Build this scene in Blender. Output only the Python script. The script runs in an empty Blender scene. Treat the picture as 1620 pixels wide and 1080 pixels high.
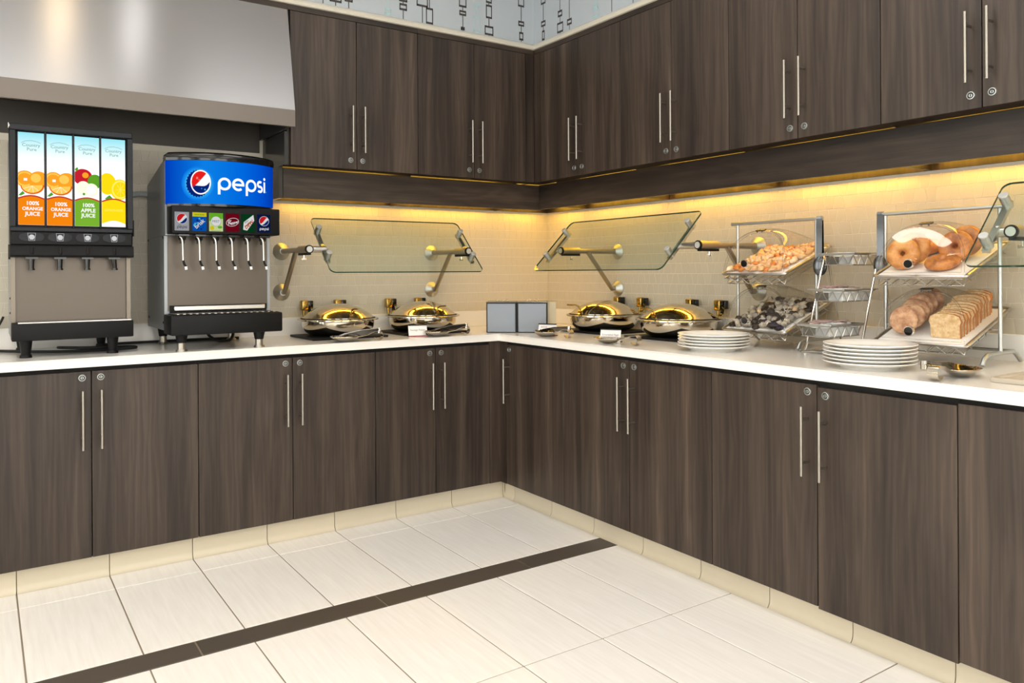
import bpy, bmesh, math, random
from mathutils import Vector, Matrix
random.seed(7)
S = bpy.context.scene
COL = S.collection
PI = math.pi

# ---------------------------------------------------------------- camera
F_PX, CX, HY, YAW, ROLL = 1226.69, 785.11, 431.37, 0.98390, 0.0059
cam_d = bpy.data.cameras.new('camera')
cam_d.sensor_fit = 'HORIZONTAL'
cam_d.sensor_width = 36.0
cam_d.lens = F_PX / 1620 * 36.0
cam_d.shift_x = (810 - CX) / 1620
cam_d.shift_y = (HY - 540) / 1620
cam_d.clip_start = 0.05
cam = bpy.data.objects.new('camera', cam_d)
COL.objects.link(cam)
_f = Vector((math.cos(YAW), math.sin(YAW), 0))
_r = Vector((math.sin(YAW), -math.cos(YAW), 0))
_u = Vector((0, 0, 1))
_r2 = (_r - ROLL * _u).normalized()
_u2 = (_u + ROLL * _r).normalized()
_m = Matrix.Identity(4)
for i in range(3):
    _m[i][0], _m[i][1], _m[i][2] = _r2[i], _u2[i], -_f[i]
_m.translation = Vector((-3.1592, -4.1311, 1.2482))
cam.matrix_world = _m
S.camera = cam

# ---------------------------------------------------------------- light levels, exposure, world
PANEL_W = 8.0        # ceiling light diffusers
SPOT_W = 30.0        # warm recessed downlights
LED_W = 26.0         # warm strips under the wall cabinets
S.view_settings.view_transform = 'Standard'
S.view_settings.look = 'None'
S.view_settings.gamma = 1.0
S.view_settings.use_curve_mapping = False
S.view_settings.exposure = -0.40
wd = bpy.data.worlds.new('world'); S.world = wd
wd.use_nodes = True
wd.node_tree.nodes['Background'].inputs[0].default_value = (1.0, 0.98, 0.95, 1)
wd.node_tree.nodes['Background'].inputs[1].default_value = 8.0   # overcast fill daylight for the windows added behind the camera
S.cycles.max_bounces = 10
S.cycles.transparent_max_bounces = 24
S.cycles.sample_clamp_indirect = 6.0
S.cycles.caustics_reflective = False
S.cycles.caustics_refractive = False

# ---------------------------------------------------------------- materials
M = {}
def lin(c):
    return tuple(((v / 255) / 12.92 if v / 255 <= .04045 else ((v / 255 + .055) / 1.055) ** 2.4) for v in c) + (1,)
def new_mat(n):
    m = bpy.data.materials.new(n); m.use_nodes = True
    nt = m.node_tree
    return m, nt, nt.nodes['Principled BSDF']
def pr(n, col, rough=.5, metal=0., aniso=0., emit=None, es=0., coat=0., var=0., bump=0., bscale=40, spec=.5):
    m, nt, b = new_mat(n)
    b.inputs['Base Color'].default_value = col
    b.inputs['Roughness'].default_value = rough
    b.inputs['Metallic'].default_value = metal
    b.inputs['Anisotropic'].default_value = aniso
    b.inputs['Specular IOR Level'].default_value = spec
    if coat: b.inputs['Coat Weight'].default_value = coat
    if emit:
        b.inputs['Emission Color'].default_value = emit
        b.inputs['Emission Strength'].default_value = es
    if var or bump:
        tc = nt.nodes.new('ShaderNodeTexCoord')
        no = nt.nodes.new('ShaderNodeTexNoise'); no.inputs['Scale'].default_value = bscale; no.inputs['Detail'].default_value = 5
        nt.links.new(tc.outputs['Object'], no.inputs['Vector'])
        if var:
            oi = nt.nodes.new('ShaderNodeObjectInfo')
            ad = nt.nodes.new('ShaderNodeMath'); ad.operation = 'ADD'
            nt.links.new(no.outputs['Fac'], ad.inputs[0]); nt.links.new(oi.outputs['Random'], ad.inputs[1])
            mr = nt.nodes.new('ShaderNodeMapRange')
            mr.inputs['From Min'].default_value = .2; mr.inputs['From Max'].default_value = 1.8
            mr.inputs['To Min'].default_value = 1 - var; mr.inputs['To Max'].default_value = 1 + var
            nt.links.new(ad.outputs[0], mr.inputs['Value'])
            vm = nt.nodes.new('ShaderNodeVectorMath'); vm.operation = 'SCALE'
            vm.inputs[0].default_value = col[:3]
            nt.links.new(mr.outputs[0], vm.inputs['Scale'])
            nt.links.new(vm.outputs[0], b.inputs['Base Color'])
        if bump:
            bp = nt.nodes.new('ShaderNodeBump'); bp.inputs['Strength'].default_value = bump; bp.inputs['Distance'].default_value = .002
            nt.links.new(no.outputs['Fac'], bp.inputs['Height']); nt.links.new(bp.outputs[0], b.inputs['Normal'])
    M[n] = m
    return m
def em(n, col, st=1.):
    m = bpy.data.materials.new(n); m.use_nodes = True
    nt = m.node_tree; nt.nodes.clear()
    e = nt.nodes.new('ShaderNodeEmission'); e.inputs[0].default_value = col; e.inputs[1].default_value = st
    o = nt.nodes.new('ShaderNodeOutputMaterial'); nt.links.new(e.outputs[0], o.inputs[0])
    M[n] = m
    return m
def clear(n, tint, f0=.04, rough=.02):
    """thin clear sheet: see-through, with a mirror share that grows towards grazing angles on either side"""
    m = bpy.data.materials.new(n); m.use_nodes = True
    nt = m.node_tree; nt.nodes.clear(); N = nt.nodes.new; L = nt.links.new
    t = N('ShaderNodeBsdfTransparent'); t.inputs[0].default_value = tint
    g = N('ShaderNodeBsdfGlossy'); g.inputs['Roughness'].default_value = rough
    ge = N('ShaderNodeNewGeometry'); dp = N('ShaderNodeVectorMath'); dp.operation = 'DOT_PRODUCT'
    L(ge.outputs['Normal'], dp.inputs[0]); L(ge.outputs['Incoming'], dp.inputs[1])
    def mth(op, a, b=None):
        x = N('ShaderNodeMath'); x.operation = op
        for i, v in enumerate((a, b)):
            if v is None: continue
            if isinstance(v, (int, float)): x.inputs[i].default_value = v
            else: L(v, x.inputs[i])
        return x.outputs[0]
    ab = mth('ABSOLUTE', dp.outputs['Value']); iv = mth('SUBTRACT', 1.0, ab); p5 = mth('POWER', iv, 5.0)
    fac = mth('ADD', mth('MULTIPLY', p5, 1 - f0), f0)
    mx = N('ShaderNodeMixShader'); o = N('ShaderNodeOutputMaterial')
    L(fac, mx.inputs[0]); L(t.outputs[0], mx.inputs[1]); L(g.outputs[0], mx.inputs[2]); L(mx.outputs[0], o.inputs[0])
    M[n] = m
    return m
def wood(n, ramp, rough=.42, horiz=False):
    m, nt, b = new_mat(n)
    N = nt.nodes.new; L = nt.links.new
    tc = N('ShaderNodeTexCoord'); oi = N('ShaderNodeObjectInfo')
    mul = N('ShaderNodeMath'); mul.operation = 'MULTIPLY'; mul.inputs[1].default_value = 37.0
    L(oi.outputs['Random'], mul.inputs[0])
    cb = N('ShaderNodeCombineXYZ'); L(mul.outputs[0], cb.inputs[0]); L(mul.outputs[0], cb.inputs[2])
    av = N('ShaderNodeVectorMath'); av.operation = 'ADD'
    L(tc.outputs['Object'], av.inputs[0]); L(cb.outputs[0], av.inputs[1])
    def noise(sc, scale, det, dist=0., rgh=.55):
        mp = N('ShaderNodeMapping'); mp.inputs['Scale'].default_value = sc if not horiz else (sc[2], sc[1], sc[0])
        L(av.outputs[0], mp.inputs[0])
        no = N('ShaderNodeTexNoise'); no.inputs['Scale'].default_value = scale; no.inputs['Detail'].default_value = det
        no.inputs['Distortion'].default_value = dist; no.inputs['Roughness'].default_value = rgh
        L(mp.outputs[0], no.inputs['Vector'])
        return no
    n1 = noise((9, 9, .55), 1.0, 5, 1.1)
    n2 = noise((150, 150, 2.2), 1.0, 3)
    n3 = noise((10, 10, .03), 1.0, 2)
    n4 = noise((34, 34, .8), 1.0, 4, .8)
    def mix(a, bb, f):
        x = N('ShaderNodeMix'); x.data_type = 'FLOAT'; x.inputs[0].default_value = f
        L(a, x.inputs[2]); L(bb, x.inputs[3]); return x.outputs[0]
    wv = N('ShaderNodeTexWave'); wv.wave_type = 'BANDS'; wv.bands_direction = 'X'
    mw = N('ShaderNodeMapping'); mw.inputs['Scale'].default_value = (1, 1, .10) if not horiz else (.10, 1, 1)
    L(av.outputs[0], mw.inputs[0]); L(mw.outputs[0], wv.inputs['Vector'])
    wv.inputs['Scale'].default_value = 11; wv.inputs['Distortion'].default_value = 14; wv.inputs['Detail'].default_value = 3; wv.inputs['Detail Scale'].default_value = 1.3
    v = mix(n1.outputs['Fac'], wv.outputs['Fac'], .10)
    v = mix(v, n4.outputs['Fac'], .20)
    v = mix(v, n3.outputs['Fac'], .40)
    v = mix(v, n2.outputs['Fac'], .13)
    cr = N('ShaderNodeValToRGB')
    e = cr.color_ramp.elements
    e[0].position, e[0].color = ramp[0]; e[1].position, e[1].color = ramp[-1]
    for ps, c in ramp[1:-1]:
        q = e.new(ps); q.color = c
    L(v, cr.inputs[0]); L(cr.outputs[0], b.inputs['Base Color'])
    b.inputs['Roughness'].default_value = rough
    b.inputs['Specular IOR Level'].default_value = .4
    bp = N('ShaderNodeBump'); bp.inputs['Strength'].default_value = .15; bp.inputs['Distance'].default_value = .0015
    L(n2.outputs['Fac'], bp.inputs['Height']); L(bp.outputs[0], b.inputs['Normal'])
    M[n] = m
    return m
RAMP = [(.35, lin((31, 25, 21))), (.44, lin((48, 39, 33))), (.51, lin((62, 51, 43))), (.57, lin((73, 61, 52))), (.66, lin((97, 82, 70)))]
wood('wood', RAMP)
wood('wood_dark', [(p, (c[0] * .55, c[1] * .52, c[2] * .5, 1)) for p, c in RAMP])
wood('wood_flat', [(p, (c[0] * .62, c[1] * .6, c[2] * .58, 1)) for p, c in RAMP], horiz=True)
wood('wood_light', [(p, (c[0] * 1.15, c[1] * 1.15, c[2] * 1.15, 1)) for p, c in RAMP], horiz=True)
pr('black_gap', lin((14, 12, 11)), .8)
pr('quartz', lin((236, 232, 226)), .16, var=.02, bscale=9)
pr('wall_tile', lin((196, 188, 171)), .38, var=.05, bscale=14)
pr('wall_grout', lin((220, 213, 198)), .8)
pr('floor_grout', lin((142, 130, 112)), .85)
pr('toe_tile', lin((208, 197, 174)), .35, var=.03)
pr('paint', lin((226, 222, 214)), .7)
pr('ceiling_paint', lin((236, 234, 230)), .8)
pr('trim_paint', lin((214, 208, 194)), .5)
pr('paper', lin((176, 184, 191)), .65)
pr('paper_ink', lin((62, 58, 56)), .6)
pr('paper_cyan', lin((160, 200, 202)), .6)
pr('steel', lin((196, 192, 186)), .28, 1.)
pr('steel_satin', lin((186, 189, 188)), .42, 1.)
pr('button_cap', lin((200, 200, 196)), .5, .6)
pr('dark_steel', lin((120, 112, 102)), .38, 1.)
pr('steel_nickel', lin((164, 158, 148)), .36, 1.)
pr('chrome', lin((222, 218, 212)), .07, 1.)
pr('mirror_steel', lin((206, 198, 184)), .09, 1.)
pr('dark_chrome', lin((120, 118, 116)), .15, 1.)
pr('brass', lin((166, 138, 74)), .24, 1.)
pr('machine_steel', lin((98, 91, 84)), .40, 1., bump=.05, bscale=30)
pr('machine_side', lin((150, 154, 158)), .42, .75)
pr('black', lin((9, 9, 10)), .5, spec=.22)
pr('black_gloss', lin((10, 10, 11)), .14)
pr('black_slate', lin((26, 29, 34)), .5, spec=.3)
pr('black_rubber', lin((18, 18, 18)), .7)
pr('end_panel', lin((46, 44, 42)), .18)
pr('hood_band', lin((108, 100, 93)), .3, .2, var=.05, bscale=5)
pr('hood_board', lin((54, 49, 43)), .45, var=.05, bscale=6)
pr('porcelain', lin((243, 241, 236)), .14, coat=.3)
pr('white_card', lin((240, 236, 232)), .6)
pr('card_text', lin((120, 90, 96)), .6)
pr('card_red', lin((150, 40, 40)), .6)
pr('bin_front', lin((126, 132, 140)), .35, .5)
pr('bin_side', lin((178, 166, 140)), .45, .2)
pr('grey_hose', lin((165, 172, 172)), .5)
pr('white_plastic', lin((232, 232, 228)), .4)
pr('foil_lid', lin((168, 140, 136)), .4)
pr('tray_paper', lin((246, 242, 237)), .7)
pr('bagel_crust', lin((206, 134, 62)), .45, var=.12, bump=.3, bscale=25)
pr('bagel_dark', lin((186, 104, 44)), .42, var=.12, bump=.3, bscale=25)
pr('bread_crumb', lin((226, 184, 128)), .8, var=.08, bump=.6, bscale=120)
pr('bread_crust', lin((178, 108, 50)), .6, var=.1)
pr('muffin_pink', lin((204, 152, 108)), .75, var=.1, bump=.5, bscale=60)
pr('pastry_pale', lin((236, 208, 172)), .6, var=.06, bump=.4, bscale=70)
pr('pastry_amber', lin((222, 138, 62)), .4, var=.15, bump=.4, bscale=70)
pr('pastry_white', lin((200, 191, 176)), .7, var=.08, bump=.5, bscale=80)
pr('pastry_dark', lin((44, 34, 28)), .6, var=.2, bump=.5, bscale=80)
pr('tray_tan', lin((196, 186, 170)), .4, .3)
pr('strip_tile', lin((78, 70, 62)), .45, var=.1, bscale=20, bump=.1)
clear('acrylic', (.97, .97, .96, 1), .035)
clear('glass', (.915, .95, .925, 1), .03)
clear('acrylic_edge', (.86, .86, .84, 1), .16)
pr('glass_edge', lin((22, 60, 44)), .1)
em('lamp_diffuser', (1, .97, .93, 1), PANEL_W)
clear('glass_clear', (.97, .98, .97, 1), .04)
em('lamp_white', (1, .96, .9, 1), SPOT_W)
em('lamp_warm', (1, .74, .44, 1), SPOT_W * 1.5)
em('led_warm', (1, .55, .05, 1), LED_W)

def mottled(n, c1, c2, scale, rough=.6, bump=.4, lo=.38, hi=.62):
    m, nt, b = new_mat(n); N = nt.nodes.new; L = nt.links.new
    tc = N('ShaderNodeTexCoord'); oi = N('ShaderNodeObjectInfo'); ad = N('ShaderNodeVectorMath'); ad.operation = 'ADD'
    L(tc.outputs['Object'], ad.inputs[0]); L(oi.outputs['Random'], ad.inputs[1])
    no = N('ShaderNodeTexNoise'); no.inputs['Scale'].default_value = scale; no.inputs['Detail'].default_value = 7; no.inputs['Roughness'].default_value = .65
    L(ad.outputs[0], no.inputs['Vector'])
    cr = N('ShaderNodeValToRGB'); e = cr.color_ramp.elements
    e[0].position = lo; e[0].color = lin(c1); e[1].position = hi; e[1].color = lin(c2)
    L(no.outputs['Fac'], cr.inputs[0]); L(cr.outputs[0], b.inputs['Base Color']); b.inputs['Roughness'].default_value = rough
    bp = N('ShaderNodeBump'); bp.inputs['Strength'].default_value = bump; bp.inputs['Distance'].default_value = .003
    L(no.outputs['Fac'], bp.inputs['Height']); L(bp.outputs[0], b.inputs['Normal'])
    M[n] = m
mottled('bagel_crust', (224, 164, 92), (186, 112, 50), 22, .42)
mottled('bagel_dark', (208, 134, 66), (146, 78, 34), 26, .40)
mottled('bread_crumb', (236, 206, 160), (208, 164, 110), 70, .8, .6)
mottled('muffin_pink', (224, 178, 140), (170, 116, 80), 30, .75, .5)
mottled('pastry_pale', (240, 218, 186), (228, 172, 112), 60, .55)
mottled('pastry_white', (214, 206, 192), (150, 138, 122), 60, .7, .6)
mottled('pastry_dark', (30, 24, 21), (66, 52, 44), 60, .6, .6)
pr('gunmetal', lin((84, 86, 88)), .2, 1.)
def floor_tile_mat():
    m, nt, b = new_mat('floor_tile')
    N = nt.nodes.new; L = nt.links.new
    tc = N('ShaderNodeTexCoord'); oi = N('ShaderNodeObjectInfo')
    mp = N('ShaderNodeMapping'); mp.inputs['Scale'].default_value = (70, 4, 1)
    ad = N('ShaderNodeVectorMath'); ad.operation = 'ADD'
    L(tc.outputs['Object'], ad.inputs[0]); L(oi.outputs['Location'], ad.inputs[1]); L(ad.outputs[0], mp.inputs[0])
    no = N('ShaderNodeTexNoise'); no.inputs['Scale'].default_value = 1; no.inputs['Detail'].default_value = 5
    L(mp.outputs[0], no.inputs['Vector'])
    cr = N('ShaderNodeValToRGB')
    cr.color_ramp.elements[0].position = .3; cr.color_ramp.elements[0].color = lin((238, 233, 227))
    cr.color_ramp.elements[1].position = .7; cr.color_ramp.elements[1].color = lin((246, 242, 237))
    L(no.outputs['Fac'], cr.inputs[0]); L(cr.outputs[0], b.inputs['Base Color'])
    b.inputs['Roughness'].default_value = .34
    M['floor_tile'] = m
floor_tile_mat()
def hood_mat():
    m, nt, b = new_mat('hood_steel')
    N = nt.nodes.new; L = nt.links.new
    b.inputs['Base Color'].default_value = lin((158, 158, 160))
    b.inputs['Metallic'].default_value = 1
    b.inputs['Roughness'].default_value = .30
    b.inputs['Anisotropic'].default_value = .8
    b.inputs['Anisotropic Rotation'].default_value = .25
    tg = N('ShaderNodeCombineXYZ'); tg.inputs[0].default_value = 1.0
    L(tg.outputs[0], b.inputs['Tangent'])
    tc = N('ShaderNodeTexCoord'); mp = N('ShaderNodeMapping'); mp.inputs['Scale'].default_value = (2, 2, 500)
    no = N('ShaderNodeTexNoise'); no.inputs['Scale'].default_value = 1; no.inputs['Detail'].default_value = 3
    L(tc.outputs['Object'], mp.inputs[0]); L(mp.outputs[0], no.inputs['Vector'])
    bp = N('ShaderNodeBump'); bp.inputs['Strength'].default_value = .03; bp.inputs['Distance'].default_value = .001
    L(no.outputs['Fac'], bp.inputs['Height']); L(bp.outputs[0], b.inputs['Normal'])
    M['hood_steel'] = m
hood_mat()

# ---------------------------------------------------------------- helpers
class B:
    """collects shapes into one bmesh"""
    def __init__(s): s.bm = bmesh.new(); s.mi = 0
    def _f(s, vs):
        try:
            f = s.bm.faces.new(vs); f.material_index = s.mi; return f
        except ValueError:
            return None
    def box(s, x0, x1, y0, y1, z0, z1, bev=0, seg=2):
        x0, x1 = min(x0, x1), max(x0, x1); y0, y1 = min(y0, y1), max(y0, y1); z0, z1 = min(z0, z1), max(z0, z1)
        v = [s.bm.verts.new((x, y, z)) for z in (z0, z1) for y in (y0, y1) for x in (x0, x1)]
        fs = [s._f([v[i] for i in q]) for q in ((0, 2, 3, 1), (4, 5, 7, 6), (0, 1, 5, 4), (2, 6, 7, 3), (0, 4, 6, 2), (1, 3, 7, 5))]
        if bev:
            es = set(e for f in fs for e in f.edges)
            r = bmesh.ops.bevel(s.bm, geom=list(es), offset=bev, segments=seg, profile=.5, affect='EDGES')
            for f in r['faces']: f.material_index = s.mi
        return s
    def ring(s, c, a, b, r, n):
        return [s.bm.verts.new(c + (a * math.cos(2 * PI * i / n) + b * math.sin(2 * PI * i / n)) * r) for i in range(n)]
    def bridge(s, A, C):
        n = len(A)
        for i in range(n): s._f([A[i], A[(i + 1) % n], C[(i + 1) % n], C[i]])
    def cyl(s, p0, p1, r0, r1=None, n=16, cap=True):
        p0, p1 = Vector(p0), Vector(p1); r1 = r0 if r1 is None else r1
        d = (p1 - p0).normalized(); a = d.orthogonal().normalized(); b = d.cross(a)
        A, C = s.ring(p0, a, b, r0, n), s.ring(p1, a, b, r1, n)
        s.bridge(A, C)
        if cap: s._f(A[::-1]); s._f(C)
        return s
    def tube(s, pts, r, n=8, closed=False):
        P = [Vector(p) for p in pts]; m = len(P); rings = []
        t0 = (P[1] - P[0]).normalized(); a = t0.orthogonal().normalized()
        for i in range(m):
            if closed: t = (P[(i + 1) % m] - P[i - 1]).normalized()
            else: t = (P[min(i + 1, m - 1)] - P[max(i - 1, 0)]).normalized()
            a = (a - t * a.dot(t)).normalized(); b = t.cross(a)
            rings.append(s.ring(P[i], a, b, r, n))
        for i in range(m - 1): s.bridge(rings[i], rings[i + 1])
        if closed: s.bridge(rings[-1], rings[0])
        else: s._f(rings[0][::-1]); s._f(rings[-1])
        return s
    def strap(s, pts, w, t, axis):
        """flat band along pts, width w along axis, thickness t"""
        P = [Vector(p) for p in pts]; ax = Vector(axis).normalized(); R = []
        for i in range(len(P)):
            d = (P[min(i + 1, len(P) - 1)] - P[max(i - 1, 0)]).normalized(); nn = d.cross(ax).normalized()
            R.append([s.bm.verts.new(P[i] + ax * (sx * w / 2) + nn * (sn * t / 2)) for sx, sn in ((-1, -1), (1, -1), (1, 1), (-1, 1))])
        for i in range(len(P) - 1): s.bridge(R[i], R[i + 1])
        s._f(R[0][::-1]); s._f(R[-1])
        return s
    def lathe(s, prof, n=32, c=(0, 0, 0), d=(0, 0, 1)):
        c = Vector(c); d = Vector(d).normalized(); a = d.orthogonal().normalized(); b = d.cross(a)
        rings = []
        for r, h in prof:
            rings.append([s.bm.verts.new(c + d * h)] if r < 1e-6 else s.ring(c + d * h, a, b, r, n))
        for A, C in zip(rings, rings[1:]):
            if len(A) == 1 and len(C) == 1: continue
            if len(A) == 1:
                for i in range(n): s._f([A[0], C[i], C[(i + 1) % n]])
            elif len(C) == 1:
                for i in range(n): s._f([A[i], A[(i + 1) % n], C[0]])
            else: s.bridge(A, C)
        return s
    def prism(s, poly, axis, a, b):
        def mk(p, h):
            return {'x': (h, p[0], p[1]), 'y': (p[0], h, p[1]), 'z': (p[0], p[1], h)}[axis]
        A = [s.bm.verts.new(mk(p, a)) for p in poly]; C = [s.bm.verts.new(mk(p, b)) for p in poly]
        s.bridge(A, C); s._f(A[::-1]); s._f(C)
        return s
    def grid(s, fn, nu, nv):
        V = [[s.bm.verts.new(fn(i / nu, j / nv)) for j in range(nv + 1)] for i in range(nu + 1)]
        for i in range(nu):
            for j in range(nv): s._f([V[i][j], V[i + 1][j], V[i + 1][j + 1], V[i][j + 1]])
        return s
    def ell(s, c, rx, ry, rz, n=12, m=8, fn=None):
        c = Vector(c); rings = []
        for j in range(m + 1):
            th = PI * j / m
            if j in (0, m): rings.append([s.bm.verts.new(c + Vector((0, 0, rz * math.cos(th))))]); continue
            rings.append([s.bm.verts.new(c + Vector((rx * math.sin(th) * math.cos(2 * PI * i / n), ry * math.sin(th) * math.sin(2 * PI * i / n), rz * math.cos(th)))) for i in range(n)])
        for A, C in zip(rings, rings[1:]):
            if len(A) == 1:
                for i in range(n): s._f([A[0], C[i], C[(i + 1) % n]])
            elif len(C) == 1:
                for i in range(n): s._f([A[i], C[0], A[(i + 1) % n]])
            else: s.bridge(A, C)
        return s
    def jitter(s, k):
        for v in s.bm.verts: v.co += Vector((random.uniform(-k, k), random.uniform(-k, k), random.uniform(-k, k)))
        return s
    def mesh(s, name, smooth=True, ang=40):
        bm = s.bm
        bmesh.ops.remove_doubles(bm, verts=bm.verts, dist=1e-6)
        bmesh.ops.recalc_face_normals(bm, faces=bm.faces)
        if smooth:
            for f in bm.faces: f.smooth = True
            la = math.radians(ang)
            for e in bm.edges:
                if len(e.link_faces) == 2 and e.calc_face_angle(0) > la: e.smooth = False
        me = bpy.data.meshes.new(name); bm.to_mesh(me); bm.free()
        return me
    def build(s, name, mats, parent=None, **k):
        me = s.mesh(name, **k)
        for m in (mats if isinstance(mats, (list, tuple)) else [mats]): me.materials.append(M[m])
        return link(name, me, parent)
def link(name, me, parent=None):
    o = bpy.data.objects.new(name, me); COL.objects.link(o)
    if parent is not None: o.parent = parent
    return o
def tag(o, label, cat, group=None):
    o['label'] = label; o['category'] = cat
    if group: o['group'] = group
    return o
def thing(name, label, cat, loc=(0, 0, 0), rz=0., group=None, rx=0.):
    o = bpy.data.objects.new(name, None); COL.objects.link(o)
    o.empty_display_size = .05
    o.location = loc; o.rotation_euler = (rx, 0, rz)
    return tag(o, label, cat, group)
def struct(name, b, mats, **k):
    o = b.build(name, mats, None, **k); o['kind'] = 'structure'
    return o
def copy_tree(o, parent=None):
    c = o.copy(); COL.objects.link(c); c.parent = parent
    for ch in list(o.children): copy_tree(ch, c)
    return c
RB = -PI / 2          # things against the right-hand wall are turned by this

_txt = {}
def text2d(body, size, shear=0., bold=0.):
    """letters as flat polygons, centred on the origin; built-in font"""
    k = (body, size, shear, bold)
    if k in _txt: return _txt[k]
    cu = bpy.data.curves.new('lettering', 'FONT'); cu.body = body; cu.size = 1.0; cu.shear = shear
    cu.align_x = 'CENTER'; cu.align_y = 'CENTER'; cu.offset = 0 if 'M' in body else min(bold / size, .03); cu.resolution_u = 3
    o = bpy.data.objects.new('lettering', cu); COL.objects.link(o)
    dg = bpy.context.evaluated_depsgraph_get(); dg.update()
    me = bpy.data.meshes.new_from_object(o.evaluated_get(dg))
    r = ([(v.co.x * size, v.co.y * size) for v in me.vertices], [tuple(p.vertices) for p in me.polygons])
    bpy.data.objects.remove(o); bpy.data.curves.remove(cu); bpy.data.meshes.remove(me)
    _txt[k] = r
    return r
class Decal:
    """flat print: polygons in (u, v) put on a surface by a mapping (u, v, height)"""
    def __init__(s, fn): s.fn = fn; s.v = []; s.f = []; s.m = []; s.mats = []
    def mi(s, m):
        if m not in s.mats: s.mats.append(m)
        return s.mats.index(m)
    def raw(s, vs, fs, m, h):
        o = len(s.v); k = s.mi(m)
        s.v += [s.fn(u, v, h) for u, v in vs]
        for f in fs: s.f.append([i + o for i in f]); s.m.append(k)
    def poly(s, pts, m, h): s.raw(pts, [list(range(len(pts)))], m, h)
    def text(s, body, u, v, size, m, h, shear=0., rot=0., bold=0., sx=1.):
        vs, fs = text2d(body, size, shear, bold); c, q = math.cos(rot), math.sin(rot)
        s.raw([(u + c * a * sx - q * b, v + q * a * sx + c * b) for a, b in vs], fs, m, h)
    def disc(s, u, v, r, m, h, ry=None, n=28, a0=0., a1=2 * PI, rot=0.):
        ry = r if ry is None else ry; c, q = math.cos(rot), math.sin(rot)
        pts = []
        for i in range(n + (0 if a1 - a0 > 6.28 else 1)):
            a = a0 + (a1 - a0) * i / n; x, y = r * math.cos(a), ry * math.sin(a)
            pts.append((u + c * x - q * y, v + q * x + c * y))
        s.raw([(u, v)] + pts, [[0, i + 1, (i + 1) % len(pts) + 1] for i in range(len(pts) if a1 - a0 > 6.28 else len(pts) - 1)], m, h)
    def blob(s, u, v, pts, m, h, k=5):
        """star-shaped patch in rings, so that it follows a curved surface"""
        n = len(pts); vs = [(u, v)]; fs = []
        for j in range(1, k + 1): vs += [(u + (a - u) * j / k, v + (b - v) * j / k) for a, b in pts]
        for i in range(n):
            q = (i + 1) % n; fs.append([0, 1 + i, 1 + q])
            for j in range(k - 1): fs.append([1 + j * n + i, 1 + (j + 1) * n + i, 1 + (j + 1) * n + q, 1 + j * n + q])
        s.raw(vs, fs, m, h)
    def ring_disc(s, u, v, rx, ry, m, h, n=40): s.blob(u, v, [(u + rx * math.cos(2 * PI * i / n), v + ry * math.sin(2 * PI * i / n)) for i in range(n)], m, h)
    def stroke(s, pts, w, m, h, closed=False):
        n = len(pts); L = []
        for i in range(n):
            a = pts[(i - 1) % n] if (closed or i) else pts[0]; b = pts[(i + 1) % n] if (closed or i < n - 1) else pts[-1]
            dx, dy = b[0] - a[0], b[1] - a[1]; l = math.hypot(dx, dy) or 1
            nx, ny = -dy / l * w / 2, dx / l * w / 2
            L.append((pts[i][0] + nx, pts[i][1] + ny)); L.append((pts[i][0] - nx, pts[i][1] - ny))
        fs = [[2 * i, 2 * i + 1, (2 * i + 3) % (2 * n), (2 * i + 2) % (2 * n)] for i in range(n if closed else n - 1)]
        s.raw(L, fs, m, h)
    def rect(s, u0, u1, v0, v1, m, h, n=1):
        vs = []; fs = []
        for i in range(n + 1):
            u = u0 + (u1 - u0) * i / n; vs += [(u, v0), (u, v1)]
        for i in range(n): fs.append([2 * i, 2 * i + 2, 2 * i + 3, 2 * i + 1])
        s.raw(vs, fs, m, h)
    def globe(s, u, v, r, h, red, white, blue, rot=0.):
        """round emblem with a red cap, white wave and blue bowl"""
        s.disc(u, v, r, white, h)
        c, q = math.cos(rot), math.sin(rot); n = 24
        def wave1(t): return r * (.10 + .26 * math.sin(t * 1.9 - .2) + .12 * t)
        def wave2(t): return r * (-.34 + .22 * math.sin(t * 1.9 - .5) + .06 * t)
        for mat, top in ((red, True), (blue, False)):
            vs = []; fs = []
            for i in range(n + 1):
                t = -1 + 2 * i / n; x = r * t * .93; lim = math.sqrt(max(0, (r * .93) ** 2 - x * x))
                a = min(max((wave1 if top else wave2)(t), -lim), lim); b = lim if top else -lim
                vs += [(x, a), (x, b)]
            for i in range(n): fs.append([2 * i, 2 * i + 2, 2 * i + 3, 2 * i + 1])
            s.raw([(u + c * x - q * y, v + q * x + c * y) for x, y in vs], fs, mat, h + .0003)
    def build(s, name, parent):
        me = bpy.data.meshes.new(name); me.from_pydata(s.v, [], s.f)
        for m in s.mats: me.materials.append(M[m])
        for p, k in zip(me.polygons, s.m): p.material_index = k
        return link(name, me, parent)
# ================================================================ the setting
TA, TB, DA, DB = .545, .725, .5845, .778        # toe and door planes
CA, CB, ZC = .615, .807, .915                   # worktop fronts and top
UA, UB = .357, .368                             # wall cabinet fronts
ZU, ZT = 1.792, 2.59                            # wall cabinets, bottom and top
XL, YR = -3.21, -3.92                           # ends of the two runs
ROOM_X, ROOM_Y, ROOM_Z = -6.6, -7.2, 3.05
EPX = -1.885                                    # left end of the wall cabinets

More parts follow.
